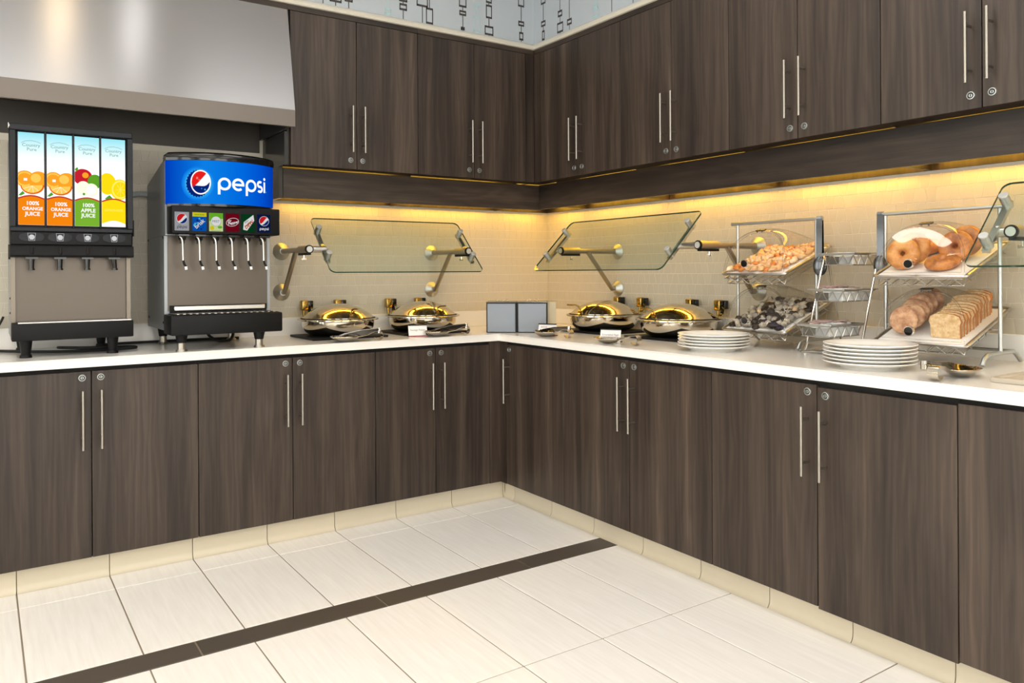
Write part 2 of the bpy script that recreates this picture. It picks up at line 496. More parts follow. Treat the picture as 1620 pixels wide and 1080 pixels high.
# floor: grout bed with single tiles
floor = struct('floor', B().box(ROOM_X, 0, ROOM_Y, 0, -.10, -.003), 'floor_grout')
_tm = {}
def slab(w, d, t=.008, g=.0027):
    k = (round(w, 4), round(d, 4))
    if k not in _tm:
        b = B(); a, c = w / 2 - g, d / 2 - g; e = .0012
        lo = [b.bm.verts.new(p) for p in ((-a, -c, -t), (a, -c, -t), (a, c, -t), (-a, c, -t))]
        mi = [b.bm.verts.new(p) for p in ((-a, -c, -e), (a, -c, -e), (a, c, -e), (-a, c, -e))]
        a -= e; c -= e
        hi = [b.bm.verts.new(p) for p in ((-a, -c, 0), (a, -c, 0), (a, c, 0), (-a, c, 0))]
        b.bridge(lo, mi); b.bridge(mi, hi); b._f(hi)
        _tm[k] = b.mesh('floor_tile', smooth=False)
    return _tm[k]
TS = .3297; TX0 = -1.0695
rows = [(-.547, -.72), (-.72, -1.358), (-1.478, -2.125), (-2.125, -2.78), (-2.78, -3.43), (-3.43, -4.08), (-4.08, -4.73), (-4.73, -5.38), (-5.38, -6.03), (-6.03, -6.68)]
cols = [(-TB - .002, TX0)] + [(TX0 - i * TS, TX0 - (i + 1) * TS) for i in range(15)]
floor_tiles = []
for y1, y0 in rows:
    for x1, x0 in cols:
        me = slab(x1 - x0, y1 - y0)
        if not me.materials: me.materials.append(M['floor_tile'])
        o = link('floor_tile', me, floor); o.location = ((x0 + x1) / 2, (y0 + y1) / 2, 0)
sj = [-TB - .002, -1.222] + [-1.222 - .668 * (i + 1) for i in range(7)]
for x1, x0 in zip(sj, sj[1:]):
    me = slab(x1 - x0, .12)
    if not me.materials: me.materials.append(M['strip_tile'])
    o = link('strip_tile', me, floor); o.location = ((x0 + x1) / 2, -1.418, 0)
    o['label'] = 'dark grey strip tile across the pale floor'

# walls, ceiling
wall_left = struct('wall_left', B().box(ROOM_X, 0, .0012, .12, -.1, ROOM_Z), 'wall_grout')
wall_right = struct('wall_right', B().box(.0012, .12, ROOM_Y, .12, -.1, ROOM_Z), 'wall_grout')
def wall_with_fill_windows(name, length, openings, z0, z1):
    """wall in the x-z plane, inner face at y = 0, openings = (x0, x1)"""
    b = B(); b.box(0, length, -.12, 0, -.1, z0); b.box(0, length, -.12, 0, z1, ROOM_Z)
    e = [0] + [q for o in openings for q in o] + [length]
    for a, c in zip(e[::2], e[1::2]): b.box(a, c, -.12, 0, z0, z1)
    return struct(name, b, 'paint', smooth=False)
wr = wall_with_fill_windows('wall_rear', -ROOM_X + .12, ((.7, 2.9), (3.7, 5.9)), .5, 2.6); wr.location = (ROOM_X, ROOM_Y, 0)
wf = wall_with_fill_windows('wall_far', -ROOM_Y + .12, ((.7, 3.0), (3.6, 5.6)), .5, 2.6); wf.location = (ROOM_X, .12, 0); wf.rotation_euler = (0, 0, -PI / 2)
k = 0  # unseen windows added in the rear and far walls to bring in fill daylight
for wl, ops in ((wr, ((.7, 2.9), (3.7, 5.9))), (wf, ((.7, 3.0), (3.6, 5.6)))):
    for a, c in ops:
        k += 1
        w_ = struct('window_%d' % k, B().box(a, c, -.066, -.060, .5, 2.6), 'glass_clear', smooth=False)
        w_.location = wl.location; w_.rotation_euler = wl.rotation_euler
        f = B()
        for x_ in (a + .02, (a + c) / 2, c - .02): f.box(x_ - .02, x_ + .02, -.085, -.04, .5, 2.6)
        for z_ in (.52, 1.9, 2.58): f.box(a, c, -.084, -.041, z_ - .02, z_ + .02)
        f.build('window_frame', 'paint', w_)
        ld = bpy.data.lights.new('window_fill_portal', 'AREA'); ld.shape = 'RECTANGLE'; ld.size = c - a; ld.size_y = 2.1; ld.cycles.is_portal = True
        lo = bpy.data.objects.new('window_fill_portal', ld); COL.objects.link(lo)
        lo.matrix_world = Matrix.Translation(wl.location) @ Matrix.Rotation(wl.rotation_euler.z, 4, 'Z') @ Matrix.Translation(((a + c) / 2, -.10, 1.55)) @ Matrix.Rotation(PI / 2, 4, 'X')
struct('ceiling', B().box(ROOM_X, .12, ROOM_Y, .12, ROOM_Z, ROOM_Z + .1), 'ceiling_paint')

# wall tiles: slanted trapezoids in straight rows
RH = .0565; Z0 = 1.0125
wid = [.050, .038, .046, .041, .052, .036, .044, .047]; PER = sum(wid)
sl = [.010, -.009, .003, -.012, .008, -.006, .012, -.010]
bx = [sum(wid[:i]) for i in range(8)]
def tile_quad(i, flip):
    a, b = bx[i], bx[i] + wid[i]; s0, s1 = sl[i], sl[(i + 1) % 8]
    q = [(a - s0 / 2, 0), (b - s1 / 2, 0), (b + s1 / 2, RH), (a + s0 / 2, RH)]
    if flip: q = [(PER - x, z) for x, z in (q[1], q[0], q[3], q[2])]
    return q
def inset(q, g):
    cx = sum(p[0] for p in q) / 4; cz = sum(p[1] for p in q) / 4
    return [(x + (g if x < cx else -g), z + (g if z < cz else -g)) for x, z in q]
def tile_geo(b, q, dx, dz):
    # in wall plane (x, z); front at y = 0, back at y = .0035
    A = [b.bm.verts.new((x + dx, .0016, z + dz)) for x, z in inset(q, .0010)]
    C = [b.bm.verts.new((x + dx, .0005, z + dz)) for x, z in inset(q, .0010)]
    D = [b.bm.verts.new((x + dx, 0, z + dz)) for x, z in inset(q, .0016)]
    b.bridge(A, C); b.bridge(C, D); b._f(D)
tile_mesh = {}
for fl in (0, 1):
    for i in range(8):
        b = B(); q = tile_quad(i, fl); tile_geo(b, q, -q[0][0], 0)
        me = b.mesh('wall_tile', smooth=False); me.materials.append(M['wall_tile']); tile_mesh[i, fl] = (me, q)
def wall_tiles(wall, length, zmax_fn, to_world, rz, hidden, nmax=300):
    cam_p = Vector((-3.1592, -4.1311)); cand = []
    r = 0
    ends = {}
    while Z0 + (r + 1) * RH <= 1.90:
        fl = random.randint(0, 1); off = -random.random() * PER; z = Z0 + r * RH
        k = 0
        while off + k * PER < length:
            for i in range(8):
                me, q = tile_mesh[i, fl]
                x = off + k * PER + q[0][0]; xc = off + k * PER + sum(p[0] for p in q) / 4
                if xc - .035 < 0 or xc + .035 > length or z + RH > zmax_fn(xc): continue
                lo, hi = ends.get(z, ((9, 9), (-9, -9)))
                ends[z] = (min(lo, (q[0][0] + x - q[0][0], q[3][0] + x - q[0][0])), max(hi, (q[1][0] + x - q[0][0], q[2][0] + x - q[0][0])))
                w = to_world(xc)
                d = (Vector(w) - cam_p).length + (100 if hidden(w, z) else 0)
                cand.append((d, me, q, x, z))
            k += 1
        r += 1
    cand.sort(key=lambda c: c[0])
    for d, me, q, x, z in cand[:nmax]:
        o = link('wall_tile', me, wall); w = to_world(x)
        o.location = (w[0], w[1], z); o.rotation_euler = (0, 0, rz)
    b = B()
    for z, (lo, hi) in ends.items():          # cut tiles at the two ends of a row
        if zmax_fn(length - .05) >= z + RH: tile_geo(b, [(hi[0], 0), (length - .001, 0), (length - .001, RH), (hi[1], RH)], 0, z)
        tile_geo(b, [(.001, 0), (lo[0], 0), (lo[1], RH), (.001, RH)], 0, z)
    for d, me, q, x, z in cand[nmax:]: tile_geo(b, q, x - q[0][0], z)
    o = b.build('wall_tiling', 'wall_tile', wall, smooth=False)
    w = to_world(0); o.location = (w[0], w[1], 0); o.rotation_euler = (0, 0, rz)
    o['kind'] = 'stuff'
wall_tiles(wall_left, 3.6, lambda x: 1.90 if x < 3.6 + EPX - .0 else 1.642, lambda x: (-3.6 + x, 0), 0,
           lambda w, z: w[0] < -3.12 or (-2.44 < w[0] < -1.98 and z < 1.70) or (-3.06 < w[0] < -2.60))
wall_tiles(wall_right, 3.95, lambda x: 1.642, lambda x: (0, -x), RB,
           lambda w, z: w[1] < -3.0 or (-3.0 < w[1] < -1.7 and z < 1.2))

# toe tiles with a cove foot
def toe_run(name, mats, joints, place, rz):
    bb = struct(name, B().box(0, joints[-1], .010, .022, 0, .095), 'floor_grout', smooth=False)
    bb.location = place; bb.rotation_euler = (0, 0, rz)
    cache = {}
    for a, c in zip(joints, joints[1:]):
        w = round(c - a, 4)
        if w not in cache:
            prof = [(.010, .0965), (0, .0965), (0, .030), (-.003, .014), (-.010, .004), (-.016, .0006), (.010, .0006)]
            b = B().prism(prof, 'x', .0016, w - .0016)
            me = b.mesh('toe_tile'); me.materials.append(M['toe_tile']); cache[w] = me
        o = link('toe_tile', cache[w], bb); o.location = (a, 0, 0)
ja = [0]
x = XL
pts = sorted([TX0 - i * TS for i in range(-1, 7) if TX0 - i * TS > XL and TX0 - i * TS < -TB] + [XL, -TB])
toe_run('baseboard_left', 'toe_tile', [q - XL for q in pts], (XL, -TA, 0), 0)
pts = sorted([.9733 + i * TS for i in range(-1, 10) if .9733 + i * TS < -YR] + [TA, -YR])
toe_run('baseboard_right', 'toe_tile', [q - TA for q in pts], (-TB, -TA, 0), RB)

# soffit with printed wallpaper and the cream moulding below it
sof_l = struct('wall_soffit_left', B().box(ROOM_X + .0, -UB, -UA, 0, ZT + .034, ROOM_Z - .001), 'paper')
sof_r = struct('wall_soffit_right', B().box(-UB, 0, ROOM_Y + .0, 0, ZT + .034, ROOM_Z - .001), 'paper')
mould = [(0, 0), (-.010, .002), (-.016, .012), (-.012, .024), (0, .034)]
b = B().prism([(-UA + y, ZT + z) for y, z in mould] + [(-.02, ZT + .034), (-.02, ZT)], 'x', ROOM_X + .001, -UB)
struct('trim_1', b, 'trim_paint')
b = B().prism([(-UB + y, ZT + z) for y, z in mould] + [(-.02, ZT + .034), (-.02, ZT)], 'y', ROOM_Y + .001, -UA)
struct('trim_2', b, 'trim_paint')
def chain(D, u, zb, items, ink='paper_ink'):
    """vertical line with open rectangles; items = (centre height over zb, width, height)"""
    z = zb
    w = .005 if ink == 'paper_ink' else .004
    for c, wd_, h in items:
        if c - h / 2 > z - zb: D.rect(u - w / 2, u + w / 2, z, zb + c - h / 2, ink, 0)
        t = .009 if ink == 'paper_ink' else .005
        z0, z1 = zb + c - h / 2, zb + c + h / 2
        D.rect(u - wd_ / 2, u - wd_ / 2 + t * .7, z0, z1, ink, 0); D.rect(u + wd_ / 2 - t * .7, u + wd_ / 2, z0, z1, ink, 0)
        D.rect(u - wd_ / 2, u + wd_ / 2, z0, z0 + t * 1.3, ink, 0); D.rect(u - wd_ / 2, u + wd_ / 2, z1 - t * 1.3, z1, ink, 0)
        z = z1
    D.rect(u - w / 2, u + w / 2, z, ROOM_Z - .01, ink, 0)
def rnd_items(start):
    out = []; c = start
    while c < .42:
        k = random.random()
        wd_, h = ((.05, .045) if k < .35 else (.035, .03) if k < .65 else (.038, .085))
        out.append((c + h / 2, wd_, h)); c += h + random.choice((.004, .02, .06, .1))
    return out
D = Decal(lambda u, v, h: (u, -UA - .0006 - h, v))
for u, it in ((-1.70, None), (-1.632, [(.045, .065, .055), (.14, .04, .08)]), (-1.56, [(.05, .045, .035), (.16, .05, .05)]), (-1.245, [(.065, .045, .038), (.135, .05, .085)]),
              (-1.128, [(.115, .07, .055), (.24, .04, .08)]), (-1.083, [(.045, .045, .09)]), (-.868, [(.012, .025, .02), (.10, .045, .03), (.175, .05, .085)]),
              (-.69, [(.03, .06, .055), (.14, .042, .08), (.205, .04, .032)]), (-.46, [(.035, .03, .05), (.11, .042, .032), (.25, .045, .08)])):
    chain(D, u, ZT + .036, (it or []) + [(c, w, h) for c, w, h in rnd_items((it[-1][0] + .1) if it else .1)])
for u in (-1.335, -.775): chain(D, u, ZT + .036, rnd_items(.01), 'paper_cyan')
for i in range(22):
    chain(D, -1.95 - i * .13 + random.uniform(-.03, .03), ZT + .036, rnd_items(random.uniform(.01, .12)), 'paper_ink' if i % 4 else 'paper_cyan')
D.build('wallpaper_print', sof_l)
D = Decal(lambda u, v, h: (-UB - .0006 - h, -u, v))
for u, it in ((.455, [(.03, .025, .06), (.10, .042, .035), (.26, .045, .09)]), (.615, [(.035, .055, .06), (.115, .04, .038), (.24, .045, .085)]), (.70, [(.045, .042, .036), (.21, .04, .038)]),
              (1.055, [(.09, .045, .042), (.16, .048, .07)]), (1.215, [(.16, .03, .02)]), (1.30, [(.055, .045, .09)])):
    chain(D, u, ZT + .036, it + rnd_items(it[-1][0] + .1))
chain(D, .925, ZT + .036, rnd_items(.01), 'paper_cyan')
for i in range(16):
    chain(D, 1.45 + i * .14 + random.uniform(-.03, .03), ZT + .036, rnd_items(random.uniform(.01, .12)), 'paper_ink' if i % 4 else 'paper_cyan')
D.build('wallpaper_print', sof_r)

# ceiling lights: the room's lamps
for i, x in enumerate((-1.35, -3.1, -4.9)):
    for j, y in enumerate((-2.3, -4.0, -5.7)):
        t = thing('ceiling_light', 'flat white ceiling light panel in the %s row from the left-hand wall, %s column' % (('first', 'second', 'third')[j], ('right', 'middle', 'left')[i]),
                  'ceiling light', (x, y, ROOM_Z), 0, 'ceiling light panels')
        f = B()
        f.box(-.62, -.59, -.32, .32, -.03, 0); f.box(.59, .62, -.32, .32, -.03, 0); f.box(-.59, .59, -.32, -.29, -.03, 0); f.box(-.59, .59, .29, .32, -.03, 0)
        f.build('frame', 'ceiling_paint', t)
        B().box(-.59, .59, -.29, .29, -.022, -.004).build('diffuser', 'lamp_diffuser', t)

for (x, y, lb, mt) in ((-2.80, -1.22, 'warm recessed downlight in the ceiling before the hood', 'lamp_warm'), (-2.43, -1.24, 'white recessed downlight in the ceiling before the hood', 'lamp_white'), (-1.15, -1.22, 'white recessed downlight in the ceiling by the corner', 'lamp_white')):
    t = thing('downlight', lb, 'downlight', (x, y, ROOM_Z))
    B().lathe([(.085, -.0005), (.085, -.006), (.070, -.010), (.066, -.0005)], 28).build('ring', 'ceiling_paint', t)
    B().lathe([(0, -.004), (.064, -.004), (.064, -.001), (0, -.001)], 28).build('lens', mt, t)

# ================================================================ cupboards
_h = {}
def handle_mesh():
    if 'h' not in _h:
        b = B(); b.cyl((0, -.040, -.1195), (0, -.040, .1195), .0053, n=14)
        for z in (-.075, .075): b.cyl((0, 0, z), (0, -.040, z), .0045, n=10)
        me = b.mesh('handle'); me.materials.append(M['steel_nickel']); _h['h'] = me
        b = B()
        b.lathe([(.0092, .002), (.0105, .0052), (.0130, .0048), (.0142, 0)], 20, (0, 0, 0), (0, -1, 0)); b.lathe([(0, .0042), (.0058, .0042), (.0066, .002)], 20, (0, 0, 0), (0, -1, 0))
        b.mi = 1; b.lathe([(.0060, .0022), (.0098, .0022)], 20, (0, 0, 0), (0, -1, 0)); b.box(-.0013, .0013, -.0052, -.004, -.0045, .0045)
        me = b.mesh('lock'); me.materials.append(M['steel_satin']); me.materials.append(M['black']); _h['l'] = me
    return _h['h'], _h['l']
def door(parent, x0, x1, yf, z0, z1, hx, hz, lx, lz, mat='wood'):
    """door with its bar handle and cylinder lock; front at y = -yf"""
    cx, cz = (x0 + x1) / 2, (z0 + z1) / 2; w, h = (x1 - x0) / 2 - .0015, (z1 - z0) / 2
    d = B().box(-w, w, 0, .018, -h, h, .0012, 1).build('door', mat, parent)
    d.location = (cx, -yf, cz)
    hm, lm = handle_mesh()
    o = link('handle', hm, d); o.location = (hx - cx, 0, hz - cz); o['label'] = 'brushed steel bar handle'
    o = link('lock', lm, d); o.location = (lx - cx, 0, lz - cz); o['label'] = 'round chrome cylinder lock'
    return d
def base_unit(label, loc, rz, w, depth, doors, fillers=(), body=None, zshift=()):
    t = thing('base_cabinet', label, 'cabinet', loc, rz, 'base cabinets')
    x0, x1 = body if body else (0, w)
    B().box(x0 + .0005, x1 - .0005, -depth + .0195, -.006, .0985, .8765).build('body', 'black_gap', t)  # black body paints in the shade of the gap under the worktop
    for k, (a, c, side) in enumerate(doors):
        hx = c - .034 if side == 'r' else a + .034
        dz = zshift[k] if zshift else 0
        door(t, a, c, depth, .0996 - dz, .858 - dz, hx, .664 - dz, hx, .832 - dz)
    for f in fillers: B().box(*f).build('filler_panel', 'wood', t)
    return t
zA = (0, 0, 0)
base_unit('dark wood base cabinet with two doors under the juice dispenser', (XL, 0, 0), 0, -2.369 - XL, DA, [(0, -2.785 - XL, 'r'), (-2.785 - XL, -2.369 - XL, 'l')])
base_unit('dark wood base cabinet with two doors under the soda fountain', (-2.369, 0, 0), 0, .843, DA, [(0, .422, 'r'), (.422, .843, 'l')])
base_unit('narrow dark wood base cabinet with two doors, left of the inside corner', (-1.526, 0, 0), 0, .678, DA, [(0, .341, 'r'), (.341, .678, 'l')])
base_unit('dark wood corner base cabinet with a single door and filler strips', (0, 0, 0), RB, 1.142, DB, [(.640, 1.142, 'l')], body=(.003, 1.142),
          fillers=[(DA - .0195, .638, -DB + .0005, -DB + .019, .0985, .8765), (DA - .0195, DA - .001, -.847, -DB + .0, .0985, .8765)])
base_unit('dark wood base cabinet with two doors under the right-hand chafing dishes', (0, -1.142, 0), RB, .925, DB, [(0, .4615, 'r'), (.4615, .925, 'l')])
base_unit('dark wood base cabinet under the plate stacks, its right door hanging lower', (0, -2.067, 0), RB, .919, DB, [(0, .460, 'r'), (.460, .919, 'l')], zshift=(0, .007))
base_unit('dark wood base cabinet at the right edge, cut by the picture border', (0, -2.986, 0), RB, -2.986 - YR, DB, [(0, .467, 'r'), (.467, -2.986 - YR, 'l')])

# worktop with upstands
ct = thing('worktop', 'white quartz worktop running round the inside corner', 'worktop', (0, 0, 0))
poly = [(XL - .01, -.001), (XL - .01, -CA), (-CB, -CA), (-CB, YR), (-.001, YR), (-.001, -.001)]
b = B().prism(poly, 'z', .8775, ZC)
bmesh.ops.bevel(b.bm, geom=[e for e in b.bm.edges if all(v.co.z > .9 for v in e.verts)], offset=.0025, segments=2, affect='EDGES')
b.build('top', 'quartz', ct)
tag(B().box(XL - .01, -.022, -.020, -.0005, ZC, 1.0115, .0015, 1).build('upstand', 'quartz'), 'low white quartz upstand along the left-hand wall', 'upstand')
tag(B().box(-.020, -.0005, YR, -.0205, ZC, 1.0115, .0015, 1).build('upstand', 'quartz'), 'low white quartz upstand along the right-hand wall', 'upstand')

def wall_unit(label, loc, rz, w, depth, doors, fillers=()):
    t = thing('wall_cabinet', label, 'cabinet', loc, rz, 'wall cabinets')
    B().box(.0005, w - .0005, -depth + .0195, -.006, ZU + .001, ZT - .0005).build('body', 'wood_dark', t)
    for a, c, side in doors:
        hx = c - .035 if side == 'r' else a + .032
        door(t, a, c, depth, ZU, 2.560, hx, 1.995, hx, 1.8375)
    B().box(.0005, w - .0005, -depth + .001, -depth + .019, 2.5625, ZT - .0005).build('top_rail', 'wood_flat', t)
    for f in fillers: B().box(*f).build('filler_panel', 'wood', t)
    return t
wall_unit('dark wood wall cabinet with two doors beside the steel hood', (EPX, 0, 0), 0, .727, UA, [(.012, .366, 'r'), (.366, .727, 'l')])
wall_unit('dark wood wall cabinet with two doors, left of the inside corner', (-1.158, 0, 0), 0, .789, UA, [(0, .364, 'r'), (.364, .728, 'l')], fillers=[(.7295, .789, -UA + .0005, -UA + .019, ZU, 2.561)])
wall_unit('dark wood wall cabinet with two doors, right of the inside corner', (0, -.001, 0), RB, 1.117, UB, [(.418, .769, 'r'), (.769, 1.117, 'l')], fillers=[(UA + .001, .4165, -UB + .0005, -UB + .019, ZU, 2.561)])
wall_unit('dark wood wall cabinet with two doors, second from the corner on the right-hand wall', (0, -1.118, 0), RB, .702, UB, [(0, .356, 'r'), (.356, .702, 'l')])
wall_unit('dark wood wall cabinet with two doors, third from the corner on the right-hand wall', (0, -1.820, 0), RB, .703, UB, [(0, .351, 'r'), (.351, .703, 'l')])
wall_unit('dark wood wall cabinet with two doors, at the upper right picture edge', (0, -2.523, 0), RB, .702, UB, [(0, .351, 'r'), (.351, .702, 'l')])
wall_unit('dark wood wall cabinet mostly cut off by the right picture edge', (0, -3.225, 0), RB, .695, UB, [(0, .351, 'r'), (.351, .695, 'l')])

# light valances under the wall cabinets, with their warm strips
def valance(label, loc, rz, a, c, zb, ribs, ybrd):
    t = thing('light_valance', label, 'valance', loc, rz, 'light valances')
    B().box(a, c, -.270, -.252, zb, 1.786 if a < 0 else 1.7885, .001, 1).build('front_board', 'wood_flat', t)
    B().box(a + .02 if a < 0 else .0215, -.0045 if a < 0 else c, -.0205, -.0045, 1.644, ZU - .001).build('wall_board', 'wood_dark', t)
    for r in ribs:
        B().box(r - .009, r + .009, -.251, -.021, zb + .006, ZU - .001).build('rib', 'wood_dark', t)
        
    e = [a + .03] + list(ribs) + [c - .02]
    if a < 0: e[-1] = -.065
    else: e[0] = .090
    for p, q in zip(e, e[1:]):
        B().box(p + .03, q - .03, -.085, -.040, 1.674, 1.680).build('light_strip', 'led_warm', t)
    return t
vl = valance('dark wood light valance under the left-hand wall cabinets', (0, 0, 0), 0, EPX + .002, -.2525, 1.635, (-1.158, -.43), 0)
vr = valance('dark wood light valance under the right-hand wall cabinets', (0, 0, 0), RB, .2705, -YR, 1.638, (.43, 1.118, 1.82, 2.523, 3.225), 0)
e = thing('end_panel', 'glossy dark end panel below the wall cabinet beside the soda fountain', 'panel', (EPX, 0, 0))
B().box(-.019, -.001, -.270, -.004, 1.632, ZU - .001).build('lower_leaf', 'end_panel', e)
B().box(-.019, -.001, -.356, -.004, ZU - .0005, 1.955).build('upper_leaf', 'end_panel', e)

# ================================================================ extractor hood
h = thing('extractor_hood', 'brushed stainless steel extractor hood over the drink machines', 'hood', (0, 0, 0))
HX0, HX1 = -4.3, EPX - .001
b = B().prism([(-UA - .003, 2.560), (-.465, 2.042), (-.449, 2.042), (-UA + .012, 2.560)], 'x', HX0, HX1)
b.build('sloped_front', 'hood_steel', h)
B().box(HX0, HX1, -.468, -.452, 1.960, 2.0415, .001, 1).build('lower_band', 'hood_band', h)
for x0, x1 in ((HX0, HX0 + .03), (-1.922, -1.9045)):
    B().prism([(-.451, 1.957), (-.451, 2.041), (-UA + .013, 2.55), (-.004, 2.55), (-.004, 1.957)], 'x', x0, x1).build('cheek', 'end_panel', h)
B().box(HX0 + .031, -1.923, -.340, -.004, 2.52, 2.55).build('inner_roof', 'black_gap', h)
B().box(HX0, HX1, -UA - .001, -.004, 2.5615, ZT - .0005).build('top_board', 'wood_flat', h)
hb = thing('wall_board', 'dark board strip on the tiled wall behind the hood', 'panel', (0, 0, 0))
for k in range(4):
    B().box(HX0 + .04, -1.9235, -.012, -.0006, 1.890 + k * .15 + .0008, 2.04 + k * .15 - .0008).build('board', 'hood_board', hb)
# ================================================================ print colours (backlit)
def ink(n, rgb, st=1.0): em(n, lin(rgb), st * 1.3)
for n, c, s_ in (('p_blue', (0, 96, 226), .9), ('p_blue_glow', (80, 190, 252), .95), ('p_navy', (10, 40, 130), .8), ('p_white', (255, 255, 255), 1.05), ('p_red', (232, 32, 30), 1.), ('p_black', (20, 20, 22), .6),
                 ('p_grey', (186, 188, 194), .62), ('p_greytxt', (90, 92, 104), .6), ('p_yellow', (236, 220, 30), .7), ('p_azure', (10, 100, 210), .6), ('p_cyan', (90, 200, 240), .7), ('p_green', (120, 200, 50), .65),
                 ('p_palegreen', (226, 240, 170), .7), ('p_maroon', (134, 12, 34), .55), ('p_forest', (10, 74, 36), .55), ('p_lime', (90, 190, 60), .6), ('p_darknavy', (14, 34, 86), .55), ('p_wtile', (245, 245, 245), .72), ('p_rtile', (222, 34, 40), .7), ('p_btile', (20, 50, 130), .6),
                 ('p_orange', (255, 140, 16), .95), ('p_orange2', (255, 164, 40), 1.05), ('p_orange3', (255, 205, 90), 1.05), ('p_lemon', (255, 222, 20), 1.05), ('p_lemon2', (255, 240, 110), 1.1), ('p_applegreen', (126, 186, 52), .95), ('p_apple', (206, 34, 50), .95), ('p_leaf', (90, 170, 50), .9), ('p_cream', (252, 250, 225), 1.1), ('p_brick', (206, 66, 50), .95), ('p_pale', (150, 190, 175), .9), ('p_peel', (236, 104, 16), 1.0)):
    ink(n, c, s_)
for n, c in (('p_glow1', (14, 128, 238)), ('p_glow2', (26, 146, 242)), ('p_glow3', (40, 164, 246)), ('p_pink', (246, 130, 120))): ink(n, c, .95)
def sky_panel():
    m = bpy.data.materials.new('display_sky'); m.use_nodes = True
    nt = m.node_tree; nt.nodes.clear(); N = nt.nodes.new; L = nt.links.new
    tc = N('ShaderNodeTexCoord'); sp = N('ShaderNodeSeparateXYZ'); cr = N('ShaderNodeValToRGB'); e = N('ShaderNodeEmission'); o = N('ShaderNodeOutputMaterial')
    L(tc.outputs['Generated'], sp.inputs[0]); L(sp.outputs[2], cr.inputs[0])
    cr.color_ramp.elements[0].position = .66; cr.color_ramp.elements[0].color = (1, 1, 1, 1)
    cr.color_ramp.elements[1].position = 1.; cr.color_ramp.elements[1].color = lin((140, 214, 226))
    L(cr.outputs[0], e.inputs[0]); e.inputs[1].default_value = 1.6; L(e.outputs[0], o.inputs[0])
    M['display_sky'] = m
sky_panel()
def sign_blue():
    m = bpy.data.materials.new('sign_blue'); m.use_nodes = True
    nt = m.node_tree; nt.nodes.clear(); N = nt.nodes.new; L = nt.links.new
    tc = N('ShaderNodeTexCoord'); sp = N('ShaderNodeSeparateXYZ'); cr = N('ShaderNodeValToRGB'); e = N('ShaderNodeEmission'); o = N('ShaderNodeOutputMaterial')
    L(tc.outputs['Generated'], sp.inputs[0]); L(sp.outputs[0], cr.inputs[0])
    el = cr.color_ramp.elements
    el[0].position = 0.; el[0].color = lin((0, 66, 196)); el[1].position = 1.; el[1].color = lin((0, 58, 178))
    for p_, c_ in ((.3, (12, 132, 238)), (.65, (0, 108, 230)), (.85, (0, 84, 214))):
        q = el.new(p_); q.color = lin(c_)
    L(cr.outputs[0], e.inputs[0]); e.inputs[1].default_value = 1.22; L(e.outputs[0], o.inputs[0])
    M['sign_blue'] = m
sign_blue()

# ================================================================ juice dispenser
j = thing('juice_dispenser', 'black and steel juice dispenser with four backlit fruit panels', 'drink dispenser', (-2.836, 0, ZC))
b = B(); b.box(-.220, .220, -.400, -.032, .072, .925, .004, 1); b.build('body', 'machine_side', j)
b = B(); b.box(-.222, -.206, -.425, -.4005, .142, .412); b.box(.206, .222, -.425, -.4005, .142, .412)
b.build('side_strip', 'dark_steel', j)
B().box(-.2055, .2055, -.412, -.4005, .142, .412).build('splash_panel', 'machine_steel', j)
hs = B(); hs.box(-.226, .226, -.468, -.4005, .455, .944, .008, 2); hs.build('housing', 'black', j)
PX = [-.1505, -.0500, .0505, .1510]
fr = B()
for xx in (-.213, -.1003, .0002, .1008, .2135): fr.box(xx - .0035 if abs(xx) < .2 else (xx - .012 if xx < 0 else xx - .009), xx + .0035 if abs(xx) < .2 else (xx + .009 if xx < 0 else xx + .012), -.482, -.4685, .530, .918, .002, 1)
fr.box(-.224, .224, -.484, -.4685, .9185, .943, .003, 1); fr.box(-.224, .224, -.484, -.4685, .512, .5295, .003, 1)
fr.build('bezel', 'black_slate', j)
names = ['orange', 'orange', 'apple', 'lemon']
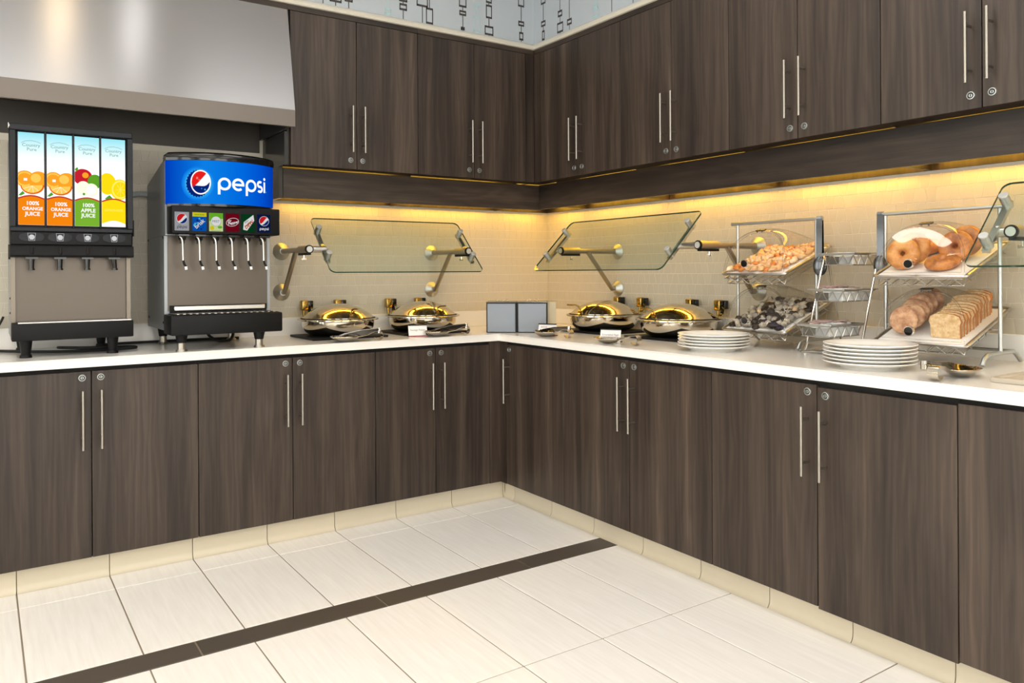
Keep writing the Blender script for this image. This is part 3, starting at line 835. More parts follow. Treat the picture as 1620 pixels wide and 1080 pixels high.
for k, px in enumerate(PX):
    w = .0455; z0, z1 = .5385, .9115
    pn = B().box(-w, w, -.4745, -.4690, z0, z1).build('display_panel', 'display_sky', j); pn.location = (px, 0, 0)
    pn['label'] = 'backlit panel printed with %s' % ('oranges', 'oranges', 'apples and a lime', 'lemons')[k]
    D = Decal(lambda u, v, h: (u, -.4748 - h, z0 + v))
    H = z1 - z0
    kind = names[k]
    body = {'orange': 'p_orange', 'apple': 'p_applegreen', 'lemon': 'p_lemon'}[kind]
    # fruit band
    def clipdisc(u, v, r, m, h, ry=None, n=30, **kw):
        ry = r if ry is None else ry
        pts = [(max(-w, min(w, u + r * math.cos(2 * PI * i / n))), v + ry * math.sin(2 * PI * i / n)) for i in range(n)]
        D.poly(pts, m, h)
    if kind == 'orange':
        clipdisc(-.022, .185, .034, 'p_orange2', .0002); clipdisc(-.022, .185, .029, 'p_orange3', .0003); clipdisc(-.022, .185, .024, 'p_orange2', .0004)
        clipdisc(.026, .182, .036, 'p_orange2', .0005); clipdisc(.016, .19, .018, 'p_orange3', .0006); D.rect(-.026, -.014, .178, .188, 'p_white', .0006)
        D.disc(.004, .160, .042, 'p_peel', .0007, .036, a0=PI, a1=2 * PI, rot=.08); D.disc(.003, .160, .037, 'p_orange3', .0008, .030, a0=PI, a1=2 * PI, rot=.08)
        for q in range(4): D.stroke([(.003, .158), (.003 + .034 * math.cos(PI + .5 + q * .6), .158 + .027 * math.sin(PI + .5 + q * .6))], .0014, 'p_cream', .0009)
        D.poly([(-w, .118), (-.03, .136), (-.022, .126), (-.035, .117)], 'p_leaf', .0010)
    elif kind == 'apple':
        clipdisc(-.016, .205, .036, 'p_apple', .0002, .034); clipdisc(-.006, .213, .012, 'p_orange2', .0003)
        D.poly([(-w, .236), (-.036, .246), (-.032, .238), (-.04, .226)], 'p_leaf', .0004)
        clipdisc(.030, .188, .028, 'p_leaf', .0004, .030); clipdisc(.026, .193, .018, 'p_green', .0005, .02)
        clipdisc(-.014, .158, .026, 'p_cream', .0006, .030); clipdisc(.016, .152, .026, 'p_cream', .0007, .028); clipdisc(.016, .152, .016, 'p_white', .0008, .018); D.disc(-.012, .134, .005, 'p_leaf', .0009)
    else:
        clipdisc(-.024, .182, .034, 'p_lemon', .0002, .046); clipdisc(.024, .160, .038, 'p_lemon', .0003, .044); clipdisc(.026, .160, .033, 'p_lemon2', .0004, .039); clipdisc(.026, .160, .028, 'p_lemon', .0005, .033)
        for q in range(8):
            a = q * PI / 4; D.stroke([(.026, .160), (.026 + .019 * math.cos(a), .160 + .030 * math.sin(a))], .0014, 'p_lemon2', .0006)
        D.poly([(-.035, .118), (-.016, .135), (-.004, .122), (-.02, .112)], 'p_leaf', .0007)
    # coloured foot with a curved brick-red edge
    top = [(-w + 2 * w * i / 16, .106 + .012 * math.sin(PI * i / 16)) for i in range(17)]
    D.poly([(-w, 0), (w, 0)] + top[::-1], body, .0011)
    D.stroke(top, .006, 'p_brick', .0013)
    if kind == 'lemon':
        D.poly([(-w, 0), (w, 0), (w, .012)] + [(w - 2 * w * i / 10, .012 + .014 * math.sin(PI * i / 10)) for i in range(1, 10)] + [(-w, .012)], 'p_white', .0014)
        D.text('LEMONADE', 0, .070, .0135, 'p_lemon2', .0015, bold=.0004)
    else:
        D.text('100%', .004, .087, .0215, 'p_white', .0015, bold=.0006)
        D.text('ORANGE' if kind == 'orange' else 'APPLE', .004, .065, .0185 if kind == 'orange' else .0215, 'p_white', .0015, bold=.0006, sx=.95)
        D.text('JUICE', .004, .044, .0215, 'p_white', .0015, bold=.0006)
    D.text('Country', 0, .322, .0185, 'p_pale', .0004, bold=.0002); D.text('Pure', .002, .305, .0185, 'p_pale', .0004, bold=.0002)
    D.stroke([(-.034, .330), (-.02, .338), (0, .341), (.02, .338), (.034, .332)], .0018, 'p_pale', .0004)
    D.build('print', pn)
# controls
cp = B(); cp.box(-.222, .222, -.480, -.4685, .4575, .5115, .003, 1); cp.build('control_panel', 'black', j)
bmesh_lip = B().prism([(-.400, .408), (-.488, .408), (-.494, .416), (-.490, .448), (-.482, .4565), (-.400, .4565)], 'x', -.226, .226)
bmesh_lip.build('lower_lip', 'black', j)
for px in PX:
    b = B(); n = 20; pts = []
    for i in range(n):
        a = 2 * PI * i / n; c_, s_ = math.cos(a), math.sin(a)
        pts.append((px + math.copysign(abs(c_) ** .7, c_) * .044, .489 + math.copysign(abs(s_) ** .8, s_) * .0175))
    b.prism(pts, 'y', -.4845, -.4802); bt = b.build('button', 'black_slate', j)
    D = Decal(lambda u, v, h: (px + u, -.4848 - h, .489 + v))
    D.stroke([(-.014, .0155), (-.010, -.0145), (.010, -.0145), (.014, .0155)], .0016, 'p_wtile', .0002, closed=True)
    D.disc(0, 0, .0100, 'p_wtile', .0003); D.rect(-.0065, .0065, -.0105, -.006, 'p_wtile', .0003)
    D.build('cup_symbol', bt)
    b = B(); b.box(px - .006, px + .006, -.4975, -.490, .418, .447, .003, 2); b.build('tap_rib', 'black', j)
    nx = px + (.004 if px > .1 else 0)
    b = B(); b.box(px - .022, px + .022, -.485, -.450, .400, .4075); b.cyl((px, -.468, .400), (nx, -.468, .362), .0105, .0085, 14); b.cyl((nx, -.468, .362), (nx, -.468, .355), .0115, .0115, 14)
    b.build('nozzle', 'black_gloss', j)
b = B(); b.box(-.222, .222, -.502, -.4005, .070, .1405, .004, 2); b.build('drip_tray', 'black', j)
b = B(); b.box(-.200, .214, -.497, -.428, .1406, .1445)
b.build('drip_grid', 'steel', j)
for x in (-.172, .146):
    for y in (-.455, -.075):
        B().cyl((x, y, .0695), (x, y, .012), .024, .017, 16).cyl((x, y, .012), (x, y, 0), .021, .023, 16).build('leg', 'black', j)
b = B()
for z in (.47, .18, .24, .60): b.cyl((-.221, -.385, z), (-.225, -.385, z), .004, n=8)
b.box(-.229, -.221, -.41, -.398, .40, .46); b.build('side_screws', 'black', j)
b = B(); b.box(.2262, .232, -.465, -.452, .50, .57, .001, 1); b.build('door_catch', 'black', j)
B().box(-.2290, -.2270, -.478, -.462, .9335, .9375).box(-.2290, -.2270, -.472, -.468, .925, .946).box(-.2290, -.2225, -.474, -.466, .931, .940).build('corner_clip', 'white_plastic', j)

# ================================================================ soda fountain
so = thing('soda_fountain', 'steel soda fountain with a curved blue lit sign and six taps', 'drink dispenser', (-2.243, 0, ZC))
B().prism([(-.035, .085), (-.035, .507), (-.440, .507), (-.440, .085)], 'x', -.236, .236).build('lower_body', 'machine_side', so)
B().prism([(-.035, .5085), (-.035, .765), (-.05, .772), (-.455, .846), (-.468, .840), (-.468, .5085)], 'x', -.236, .236).build('upper_body', 'machine_side', so)
B().box(-.222, .222, -.446, -.4405, .170, .506).build('splash_panel', 'machine_steel', so)
RS, SAG, HC = .326, .100, .235
YC = -.500 + (RS - SAG)                                   # arc centre
def arc(s, h=0.): a = s / RS; return ((RS + h) * math.sin(a), YC - (RS + h) * math.cos(a))
SM = RS * math.asin(HC / RS)
def arc_block(h, z0, z1, back, s1=SM, bev=0):
    return [arc(-s1 + 2 * s1 * i / 28, h) for i in range(29)] + [(HC + h * .7, back), (-HC - h * .7, back)]
sg = B().prism(arc_block(0, 0, 0, -.469), 'z', .645, .835).build('lit_sign', 'sign_blue', so)
D = Decal(lambda u, v, h: (arc(u, .0006 + h)[0], arc(u, .0006 + h)[1], v))
gu, gv = -.112, .738
for k, (rr, cc) in enumerate(((.076, 'p_glow1'), (.069, 'p_glow2'), (.062, 'p_glow3'), (.057, 'p_blue_glow'))): D.ring_disc(gu - .010, gv - .006, rr * .93, min(rr, .080), cc, .0002 + k * .0002)
cr_ = []
for i in range(52):
    a = 2 * PI * i / 52; r = 1.0 if i % 2 else 1.09
    cr_.append((gu - .012 + .046 * r * math.cos(a), gv - .006 + .056 * r * math.sin(a)))
D.blob(gu - .012, gv - .006, cr_, 'p_navy', .0012)
D.ring_disc(gu, gv, .0425, .054, 'p_white', .0018)
# red cap, white wave, blue bowl inside the ellipse
def emblem(D, u, v, rx, ry, h, red, blue, rot=0.):
    c, q = math.cos(rot), math.sin(rot); n = 26
    for m, top in ((red, True), (blue, False)):
        vs = []; fs = []
        for i in range(n + 1):
            t = -1 + 2 * i / n; lim = math.sqrt(max(0, 1 - t * t))
            wv = (.20 + .92 * t + .10 * t * t) if top else (-.34 - .06 * t + .50 * max(0, t) ** 3)
            a = min(max(wv, -lim), lim); bb = lim if top else -lim
            vs += [(t * rx, a * ry), (t * rx, bb * ry)]
        for i in range(n): fs.append([2 * i, 2 * i + 2, 2 * i + 3, 2 * i + 1])
        D.raw([(u + c * x - q * y, v + q * x + c * y) for x, y in vs], fs, m, h)
emblem(D, gu, gv, .0375, .048, .0024, 'p_red', 'p_navy')
D.disc(gu - .014, gv + .018, .0045, 'p_pink', .0030, .0055); D.disc(gu - .006, gv + .010, .003, 'p_pink', .0030); D.disc(gu + .018, gv - .032, .004, 'p_cyan', .0030); D.disc(gu + .004, gv - .028, .0022, 'p_cyan', .0030)
# the word, drawn in round strokes
def arcpts(cx, cy, r, a0, a1, n=22, ry=None): return [(cx + r * math.cos(a0 + (a1 - a0) * i / n), cy + (ry or r) * math.sin(a0 + (a1 - a0) * i / n)) for i in range(n + 1)]
def word(D, u0, v0, k, m, h, wt):
    """pepsi; k = letter radius, baseline ring centre v0"""
    st = wt; u = u0
    def p(u):
        D.stroke(arcpts(u + k, v0, k, 0, 2 * PI)[:-1], st, m, h, closed=True); D.stroke([(u, v0 + k * .2), (u, v0 - k * 2.05)], st, m, h + .0002)
    p(u); u += 2 * k + st * 1.35
    D.stroke(arcpts(u + k, v0, k, 0, 1.72 * PI), st, m, h); D.stroke([(u + .1 * k, v0 - .02 * k), (u + 2 * k + st * .48, v0 - .02 * k)], st * .95, m, h + .0002)
    u += 2 * k + st * 1.6; p(u); u += 2 * k + st * 1.1
    D.stroke(arcpts(u + k * .62, v0 + k * .47, k * .55, .25 * PI, 1.5 * PI, ry=k * .5)[:-2] + arcpts(u + k * .62, v0 - k * .47, k * .58, .5 * PI, -.78 * PI, ry=k * .5), st, m, h)
    u += 1.25 * k + st * 1.3
    D.stroke([(u, v0 + k * .95 + st * .2), (u, v0 - k - st * .2)], st, m, h); D.disc(u, v0 + k * 1.62, st * .62, m, h)
    return u
ue = word(D, -.036, .734, .0230, 'p_white', .0008, .0110)
D.disc(ue + .012, .713, .003, 'p_cyan', .0008)
D.build('sign_print', sg)
cap = B()
for (h0, za), (h1, zb) in (((.004, .8355), (.006, .850)), ((.006, .850), (.002, .864)), ((.002, .864), (-.012, .872))):
    A = [cap.bm.verts.new((x, y, za)) for x, y in arc_block(h0, 0, 0, -.440)]; C_ = [cap.bm.verts.new((x, y, zb)) for x, y in arc_block(h1, 0, 0, -.440)]
    cap.bridge(A, C_)
cap._f([cap.bm.verts.new((x, y, .872)) for x, y in arc_block(-.012, 0, 0, -.440)])
cap.build('sign_cap', 'black_gloss', so)
B().prism(arc_block(-.004, 0, 0, -.469), 'z', .634, .6448).build('sign_base', 'black_gloss', so)
vb = B(); vb.box(-.230, .240, -.583, -.469, .512, .633, .005, 2); vb.build('tap_housing', 'black', so)
BX = [-.188 + .0707 * i for i in range(6)]; BZ = .5645
bn = ['grey', 'blue and yellow', 'green and white', 'dark red', 'dark green', 'navy']
for k, bx_ in enumerate(BX):
    if k == 0: bx_ -= .002
    w, hh = .0295, .0405
    bt = B().box(-w, w, -.5875, -.5832, -hh, hh, .001, 1).build('selector_button', ['p_grey', 'p_azure', 'p_palegreen', 'p_maroon', 'p_forest', 'p_darknavy'][k], so)
    bt.location = (bx_, 0, BZ); bt['label'] = '%s drink selector button' % bn[k]
    D = Decal(lambda u, v, h: (u, -.5878 - h, v))
    if k in (0, 5):
        D.globe(.0, .011, .0225, .0002, 'p_rtile', 'p_wtile', 'p_btile', rot=.35)
        if k == 0: D.text('diet', -.010, -.0165, .0075, 'p_greytxt', .0003)
        word(D, -.0195, -.0255, .0038, 'p_greytxt' if k == 0 else 'p_wtile', .0003, .0022)
    elif k == 1:
        D.rect(-w, w, .022, hh, 'p_yellow', .0002); [D.rect(-.020 + i * .007, -.0155 + i * .007, .028, .033, 'p_lime', .0004) for i in range(6)]
        for q in range(26): D.disc(random.uniform(-.024, .024), random.uniform(-.036, .018), random.uniform(.002, .006), random.choice(('p_cyan', 'p_navy', 'p_azure')), .0002 + q * .00001, n=8)
        D.text('brisk', 0, -.010, .025, 'p_navy', .0006, rot=.75, bold=.0016); D.text('brisk', 0, -.010, .025, 'p_wtile', .0008, rot=.75, bold=.0004)
    elif k == 2:
        D.poly([(-w, .004), (w, .016), (w, hh), (-w, hh)], 'p_green', .0002); D.disc(-.018, -.026, .009, 'p_yellow', .0002); D.disc(.016, -.022, .010, 'p_green', .0003, .006)
        D.disc(-.001, .004, .0225, 'p_lime', .0004); D.disc(-.001, .004, .0212, 'p_wtile', .0005); D.text('MIST', -.001, .003, .0150, 'p_greytxt', .0007, bold=.0001)
        D.stroke([(-.02, -.0375), (.02, -.0375)], .0012, 'p_lime', .0004)
    elif k == 3:
        D.disc(0, .002, .0285, 'p_wtile', .0002, .0185, rot=.25); D.disc(0, .002, .0265, 'p_maroon', .0003, .0165, rot=.25)
        D.text('Dr', -.014, .006, .014, 'p_wtile', .0005, shear=.3, rot=.25, bold=.0006); D.text('Pepper', .002, -.001, .0165, 'p_wtile', .0005, shear=.3, rot=.25, bold=.0006)
    elif k == 4:
        D.poly([(-.024, -.030), (-.021, .004), (.022, .038), (.026, .012), (-.006, -.034)], 'p_wtile', .0002)
        D.text('Mtn', -.008, .006, .0125, 'p_forest', .0004, rot=.75, bold=.0001); D.text('DEW', .002, -.008, .0205, 'p_rtile', .0004, rot=.75, shear=.25, bold=.0007)
        D.poly([(-.015, -.020), (-.012, -.012), (.010, .010), (.012, .004)], 'p_lime', .0003)
    D.build('print', bt)
for bx_ in BX:
    v = B(); v.cyl((bx_ + .012, -.520, .5115), (bx_ + .012, -.520, .486), .020, .015, 14); v.cyl((bx_ + .012, -.520, .486), (bx_ + .012, -.520, .470), .011, .009, 12)
    v.box(bx_ - .012, bx_ + .036, -.560, -.490, .500, .5115, .002, 1); v.build('valve', 'black_gloss', so)
    l_ = B(); xx = bx_ + .010
    l_.mi = 0; l_.tube([(xx - .010, -.540, .500), (xx - .005, -.545, .494), (xx - .001, -.545, .480), (xx, -.545, .455), (xx + .001, -.545, .395)], .0046, 10)
    l_.mi = 1; l_.tube([(xx + .001, -.545, .395), (xx + .004, -.548, .380), (xx + .011, -.550, .368)], .0048, 8)
    l_.mi = 2; l_.tube([(xx + .011, -.550, .369), (xx + .013, -.550, .355)], .0058, 8)
    l_.build('lever', ['steel', 'black', 'white_plastic'], so)
b = B(); b.box(-.240, .246, -.600, -.4405, .070, .158, .007, 2); b.build('drip_tray', 'black', so)
b = B(); b.box(-.215, .215, -.456, -.4465, .1585, .195); b.build('tray_back', 'black', so)
b = B(); b.box(-.200, .205, -.466, -.4565, .172, .192, .002, 1); b.build('tray_strip', 'steel', so)
g = B(); g.box(-.226, .232, -.588, -.467, .1585, .1605); g.build('grille', 'black_gap', so)
for i in range(17):
    gx = -.212 + i * .0262
    b = B(); b.prism([(gx, -.583), (gx + .011, -.583), (gx + .002, -.474), (gx - .009, -.474)], 'z', .1608, .1628); b.build('grille_bar', 'steel', so)
for x, y in ((-.188, -.555), (.148, -.560), (-.180, -.100), (.148, -.085)):
    l_ = B(); l_.cyl((x, y, .0845 if y > -.4 else .0695), (x, y, .036), .026, .019, 16); l_.mi = 1; l_.cyl((x, y, .036), (x, y, .008), .0165, .0165, 16); l_.cyl((x, y, .008), (x, y, 0), .022, .025, 16)
    l_.build('leg', ['black', 'steel_nickel'], so)
b = B()
for y, z in ((-.06, .50), (-.42, .50), (-.07, .13), (-.42, .12)): b.cyl((-.2362, y, z), (-.2385, y, z), .006, n=8)
b.build('screws', 'black', so)

# cables and the hose behind the machines
def cable(name, label, pts, r, mat, cat='cable'):
    P = []
    for i in range(len(pts) - 1):
        p0 = Vector(pts[max(i - 1, 0)]); p1 = Vector(pts[i]); p2 = Vector(pts[i + 1]); p3 = Vector(pts[min(i + 2, len(pts) - 1)])
        for k in range(6):
            t = k / 6
            P.append(.5 * ((2 * p1) + (p2 - p0) * t + (2 * p0 - 5 * p1 + 4 * p2 - p3) * t * t + (3 * p1 - p0 - 3 * p2 + p3) * t ** 3))
    P.append(Vector(pts[-1]))
    return tag(B().tube(P, r, 8).build(name, mat), label, cat)
zc = ZC + .006
cable('power_cable', 'black cable looped on the worktop under the juice dispenser', [(-3.16, -.05, zc), (-3.0, -.22, zc), (-2.85, -.32, zc), (-2.66, -.34, zc), (-2.575, -.30, zc), (-2.60, -.24, zc), (-2.74, -.20, zc), (-2.88, -.26, zc + .013), (-2.78, -.36, zc + .013), (-2.66, -.345, zc + .013)], .006, 'black_rubber')
cable('power_cable', 'black cable along the upstand behind the soda fountain', [(-2.70, -.06, zc), (-2.58, -.035, zc), (-2.40, -.032, zc), (-2.2, -.036, zc), (-2.05, -.06, zc)], .006, 'black_rubber')
cable('power_cable', 'black cable hanging at the left side of the juice dispenser', [(-3.19, -.03, ZC + .01), (-3.15, -.035, ZC + .05), (-3.10, -.028, ZC + .10), (-3.075, -.024, ZC + .15)], .005, 'black_rubber')
cable('drink_line', 'black drink line drooping under the soda fountain', [(-2.24, -.12, .998), (-2.22, -.16, .945), (-2.18, -.20, zc), (-2.13, -.18, zc), (-2.10, -.14, .95), (-2.09, -.12, .998)], .007, 'black_rubber', 'tube')
cable('hose', 'grey flexible hose arching from the wall behind the soda fountain', [(-2.63, -.020, 1.560), (-2.60, -.020, 1.605), (-2.555, -.020, 1.632), (-2.50, -.020, 1.643), (-2.44, -.020, 1.630), (-2.39, -.020, 1.59), (-2.37, -.020, 1.54)], .013, 'grey_hose', 'hose')
# ================================================================ sneeze guards
GL = .405; TH = .008
def guard(label, loc, rz, x0, x1, yt, zt, yb, zb, arms):
    """glass between x0 and x1, top edge (yt, zt), bottom edge (yb, zb); arms = (arm x, bar x)"""
    t = thing('sneeze_guard', label, 'sneeze guard', loc, rz, 'sneeze guards')
    ex = Vector((1, 0, 0)); ed = Vector((0, yb - yt, zb - zt)); L_ = ed.length; ed.normalize(); en = Vector((0, ed.z, -ed.y))
    if en.z < 0: en = -en
    o = Vector((0, yt, zt))
    def corner(cx, cy, r, a0):
        return [(cx + r * math.cos(a0 + i * PI / 10), cy + r * math.sin(a0 + i * PI / 10)) for i in range(6)]
    r = .028
    pl = corner(x1 - r, L_ - r, r, 0) + corner(x0 + r, L_ - r, r, PI / 2) + corner(x0 + r, r, r, PI) + corner(x1 - r, r, r, 1.5 * PI)
    g = B(); A = [g.bm.verts.new(o + ex * p[0] + ed * p[1] + en * TH / 2) for p in pl]; C_ = [g.bm.verts.new(o + ex * p[0] + ed * p[1] - en * TH / 2) for p in pl]
    g._f(A); g._f(C_[::-1]); g.mi = 1; g.bridge(A, C_)
    g.build('glass_panel', ['glass', 'glass_edge'], t, smooth=False)
    for ax, bx_ in arms:
        br = B()
        for z in (1.370, 1.150): br.lathe([(.046, .0005), (.046, .003), (.040, .010), (.018, .030), (0, .030)], 28, (ax, 0, z), (0, -1, 0))
        fl = br.build('wall_flange', 'steel_satin', t)
        a = B(); a.cyl((ax, -.028, 1.370), (ax, -.340, 1.370), .0140, n=18)
        a.cyl((ax, -.020, 1.150), (ax, -.052, 1.150), .0125, n=14); a.cyl((ax, -.046, 1.146), (ax, -.235, 1.368), .0125, n=16)
        a.build('arm', 'steel_nickel', t)
        cl = B(); cl.cyl((ax, -.300, 1.370), (ax, -.424, 1.370), .021, n=22); cl.mi = 1; cl.cyl((ax, -.4242, 1.370), (ax, -.432, 1.370), .0215, n=22)
        cl.mi = 0; cl.cyl((ax, -.4322, 1.370), (ax, -.4345, 1.370), .0155, n=20)
        cl.mi = 1; cl.box(ax - .012, ax + .012, -.420, -.300, 1.342, 1.352)
        cl.mi = 2; cl.cyl((ax, -.352, 1.343), (ax, -.352, 1.325), .0035, n=8); cl.box(ax - .013, ax + .013, -.354, -.350, 1.318, 1.328, .001, 1)
        cl.mi = 3; cl.cyl((ax, -.4346, 1.370), (ax, -.4352, 1.370), .0150, n=20); cl.build('clamp', ['steel_nickel', 'black', 'chrome', 'button_cap'], t)
        # carrier bar lies under the glass, two round buttons through it
        pm = o + ed * (L_ * .47) + ex * bx_
        bar = B(); p_a = pm - ed * .118 - en * .024; p_b = pm + ed * .118 - en * .024
        bar.strap([p_a, p_b], .022, .013, (1, 0, 0))
        sgn = 1 if bx_ > ax else -1
        bar.cyl((ax, -.405, 1.370), tuple(Vector((bx_, -.405, 1.370))), .0165, n=16)
        q = pm - en * .024
        bar.cyl((bx_, -.405, 1.370), tuple(q), .0135, n=12)
        bar.build('carrier_bar', 'steel', t)
        for s_ in (-.100, .092):
            pc = pm + ed * s_
            bt = B(); bt.cyl(pc - en * .030, pc + en * .022, .0155, n=20); bt.mi = 1; bt.cyl(pc + en * .0222, pc + en * .0250, .0150, .0140, n=20)
            bt.build('glass_button', ['steel_satin', 'button_cap'], t)
    return t
guard('sneeze guard with a sloping glass panel on the left-hand wall', (0, 0, 0), 0, -1.733, -.845, -.237, 1.537, -.527, 1.255, ((-1.806, -1.712), (-.884, -.866)))
guard('sneeze guard with a sloping glass panel just right of the corner', (0, 0, 0), RB, .610, 1.598, -.288, 1.537, -.570, 1.259, ((.688, .634), (1.692, 1.568)))
guard('sneeze guard cut off by the right picture edge beside the bread rack', (0, 0, 0), RB, 2.905, 3.85, -.288, 1.537, -.570, 1.259, ((2.985, 2.935), (3.90, 3.82)))

# ================================================================ chafing dishes
def chafer(label, loc, rz):
    t = thing('chafing_dish', label, 'chafing dish', loc, rz, 'round chafing dishes')
    B().lathe([(0, .0005), (.115, .0005), (.140, .004), (.162, .013), (.177, .027), (.186, .044), (.1895, .060), (.190, .078), (.192, .078)], 56).build('pan', 'mirror_steel', t)
    B().lathe([(.186, .0785), (.206, .0785), (.212, .081), (.212, .085), (.207, .088), (.186, .088)], 56).build('rim', 'mirror_steel', t)
    B().lathe([(.186, .0882), (.194, .0882), (.194, .0915), (.186, .0915)], 56).build('gasket', 'black', t)
    B().lathe([(.1880, .0917), (.1880, .0935), (.180, .099), (.163, .113), (.138, .130), (.108, .145), (.075, .156), (.040, .163), (0, .165)], 56).build('lid', 'mirror_steel', t)
    b = B(); b.tube([(0, -.166, .110), (0, -.172, .122), (0, -.184, .136), (0, -.205, .143), (0, -.262, .146)], .0045, 8); b.cyl((-.010, -.172, .106), (.010, -.172, .106), .007, n=10)
    b.build('handle', 'brass', t)
    for x in (-.096, .096):
        a = B(); a.strap([(x + .012, -.0 + .178, .100), (x + .012, .196, .112), (x + .012, .206, .139), (x + .012, .212, .156)], .016, .006, (1, 0, 0)); a.box(x + .004, x + .033, .196, .222, .132, .176, .004, 2)
        a.build('hinge_arm', 'black_gloss', t)
        h_ = B(); h_.box(x - .036, x + .0035, .188, .224, .124, .178, .007, 3); h_.cyl((x - .02, .205, .125), (x - .02, .200, .088), .006, n=10)
        h_.build('hinge_block', 'brass', t)
    return t
def mat(label, loc, rz):
    return tag(B().box(-.205, .205, -.180, .165, 0, .011, .002, 1).build('heat_mat', 'black'), label, 'mat', 'black heat mats'), loc, rz
for (lb, lm, loc, rz) in (('polished chafing dish nearest the soda fountain', 'black heat mat under the chafing dish nearest the soda fountain', (-1.582, -.245), 0),
                          ('polished chafing dish behind the sausage patties card', 'black heat mat under the dish behind the sausage patties card', (-1.078, -.245), 0),
                          ('polished chafing dish behind the scrambled eggs card', 'black heat mat under the dish behind the scrambled eggs card', (-.245, -.838), RB),
                          ('polished chafing dish behind the smaller plate stack', 'black heat mat under the dish behind the smaller plate stack', (-.245, -1.398), RB)):
    o, _, _ = mat(lm, None, None); o.location = (loc[0], loc[1], ZC); o.rotation_euler = (0, 0, rz)
    chafer(lb, (loc[0], loc[1], ZC + .011), rz)

# ================================================================ spoon rests, tongs, cards
def rest(label, loc, rz):
    t = thing('spoon_rest', label, 'spoon rest', loc, rz, 'steel spoon rests'); t.scale = (1.22, 1.22, 1.30)
    b = B()
    n, m = 28, 5; rings = []
    for k in range(m + 1):
        f = k / m; rings.append([b.bm.verts.new((f * .062 * math.cos(2 * PI * i / n), f * .044 * math.sin(2 * PI * i / n), .0012 + .020 * f ** 2.2)) for i in range(n)] if k else [b.bm.verts.new((0, 0, .0012))])
    for i in range(n): b._f([rings[0][0], rings[1][i], rings[1][(i + 1) % n]])
    for A, C_ in zip(rings[1:], rings[2:]): b.bridge(A, C_)
    o = b.build('bowl', 'mirror_steel', t)
    so_ = o.modifiers.new('solid', 'SOLIDIFY'); so_.thickness = .0012; so_.offset = 1
    pts = [(.052, 0, .0165), (.085, 0, .022), (.115, 0, .033), (.138, 0, .036)] + [(.138 + .0165 * math.sin(a), 0, .0195 + .0165 * math.cos(a)) for a in [i * PI / 9 for i in range(1, 13)]]
    B().strap(pts, .026, .0016, (0, 1, 0)).build('scroll_handle', 'mirror_steel', t)
    return t
def tongs(label, loc, rz, group=None):
    t = thing('tongs', label, 'tongs', loc, rz, group); t.scale = (1.28, 1.35, 1.5)
    for s_ in (-1, 1):
        B().strap([(-.048, s_ * .010, .004), (-.025, s_ * .014, .002), (.0, s_ * .013, .009), (.06, s_ * .010, .018), (.135, s_ * .004, .022)], .016, .002, (0, s_ * .25, 1)).build('arm', 'dark_chrome', t)
    B().cyl((.134, 0, .014), (.134, 0, .031), .0075, n=14).build('spring', 'chrome', t)
    return t
def spoon(label, loc, rz):
    t = thing('serving_spoon', label, 'spoon', loc, rz); t.scale = (1.2, 1.2, 1.3)
    b = B().ell((0, 0, .006), .045, .030, .008, 20, 8); b.build('spoon_bowl', 'brass', t)
    B().strap([(.038, 0, .010), (.075, 0, .022), (.13, 0, .029), (.165, 0, .031)], .011, .002, (0, 1, 0)).build('spoon_handle', 'steel', t)
    return t
rs = [('steel spoon rest in front of the dish nearest the soda fountain', 'steel tongs lying in front of the dish nearest the soda fountain', (-1.672, -.560), -.10),
      ('steel spoon rest right of the sausage patties card', 'steel tongs lying right of the sausage patties card', (-1.150, -.545), -.06),
      ('steel spoon rest in front of the grey boxes in the corner', 'steel tongs lying in front of the grey boxes in the corner', (-.705, -.905), RB + .10)]
for a, c, p, rz in rs:
    rest(a, (p[0], p[1], ZC), rz); tongs(c, (p[0], p[1], ZC + .015), rz)
rest('steel spoon rest in front of the scrambled eggs card', (-.715, -1.395, ZC), RB + .12); spoon('serving spoon with a golden bowl before the scrambled eggs card', (-.715, -1.395, ZC + .0045), RB + .12)
rest('steel spoon rest on the worktop right of the larger plate stack', (-.605, -2.915, ZC), PI + .04); tongs('steel tongs resting across the spoon rest near the right edge', (-.600, -2.905, ZC + .012), PI - .12)
def card(label, loc, rz, text, red=True):
    t = thing('sign_card', label, 'card', loc, rz)
    b = B(); th = math.radians(18)
    e1 = Vector((0, math.sin(th), math.cos(th)))
    w, hh = .050, .060
    b.prism([(-.018, 0), (-.015, 0), (-.015 + hh * math.sin(th), hh * math.cos(th)), (-.018 + hh * math.sin(th), hh * math.cos(th))], 'x', -w, w); b.build('face', 'white_card', t)
    B().box(-w - .001, w + .001, -.004, .0, hh * math.cos(th) + .0002, hh * math.cos(th) + .0052).build('top_clip', 'black', t)
    B().box(-w - .001, w + .001, -.0145, .018, 0, .003).build('foot', 'black', t)
    D = Decal(lambda u, v, h: (u, -.0182 + v * math.sin(th) - h, v * math.cos(th)))
    if red: D.rect(-w, w, .0005, .006, 'card_red', .0002)
    if text: D.text(text, 0, .036, .0135, 'card_text', .0003)
    else:
        for i in range(4): D.rect(-.036 + i * .009, -.030 + i * .009, .044, .048, 'card_text', .0003)
    D.build('print', t)
    return t
card('white name card reading Sausage Patties with a red foot', (-1.238, -.487, ZC), -.25, 'Sausage Patties')
card('white name card reading Scrambled Eggs', (-.650, -1.345, ZC), RB + .55, 'Scrambled Eggs', False)
card('white name card half hidden behind tongs by the grey boxes', (-.655, -.855, ZC), RB + .55, '')

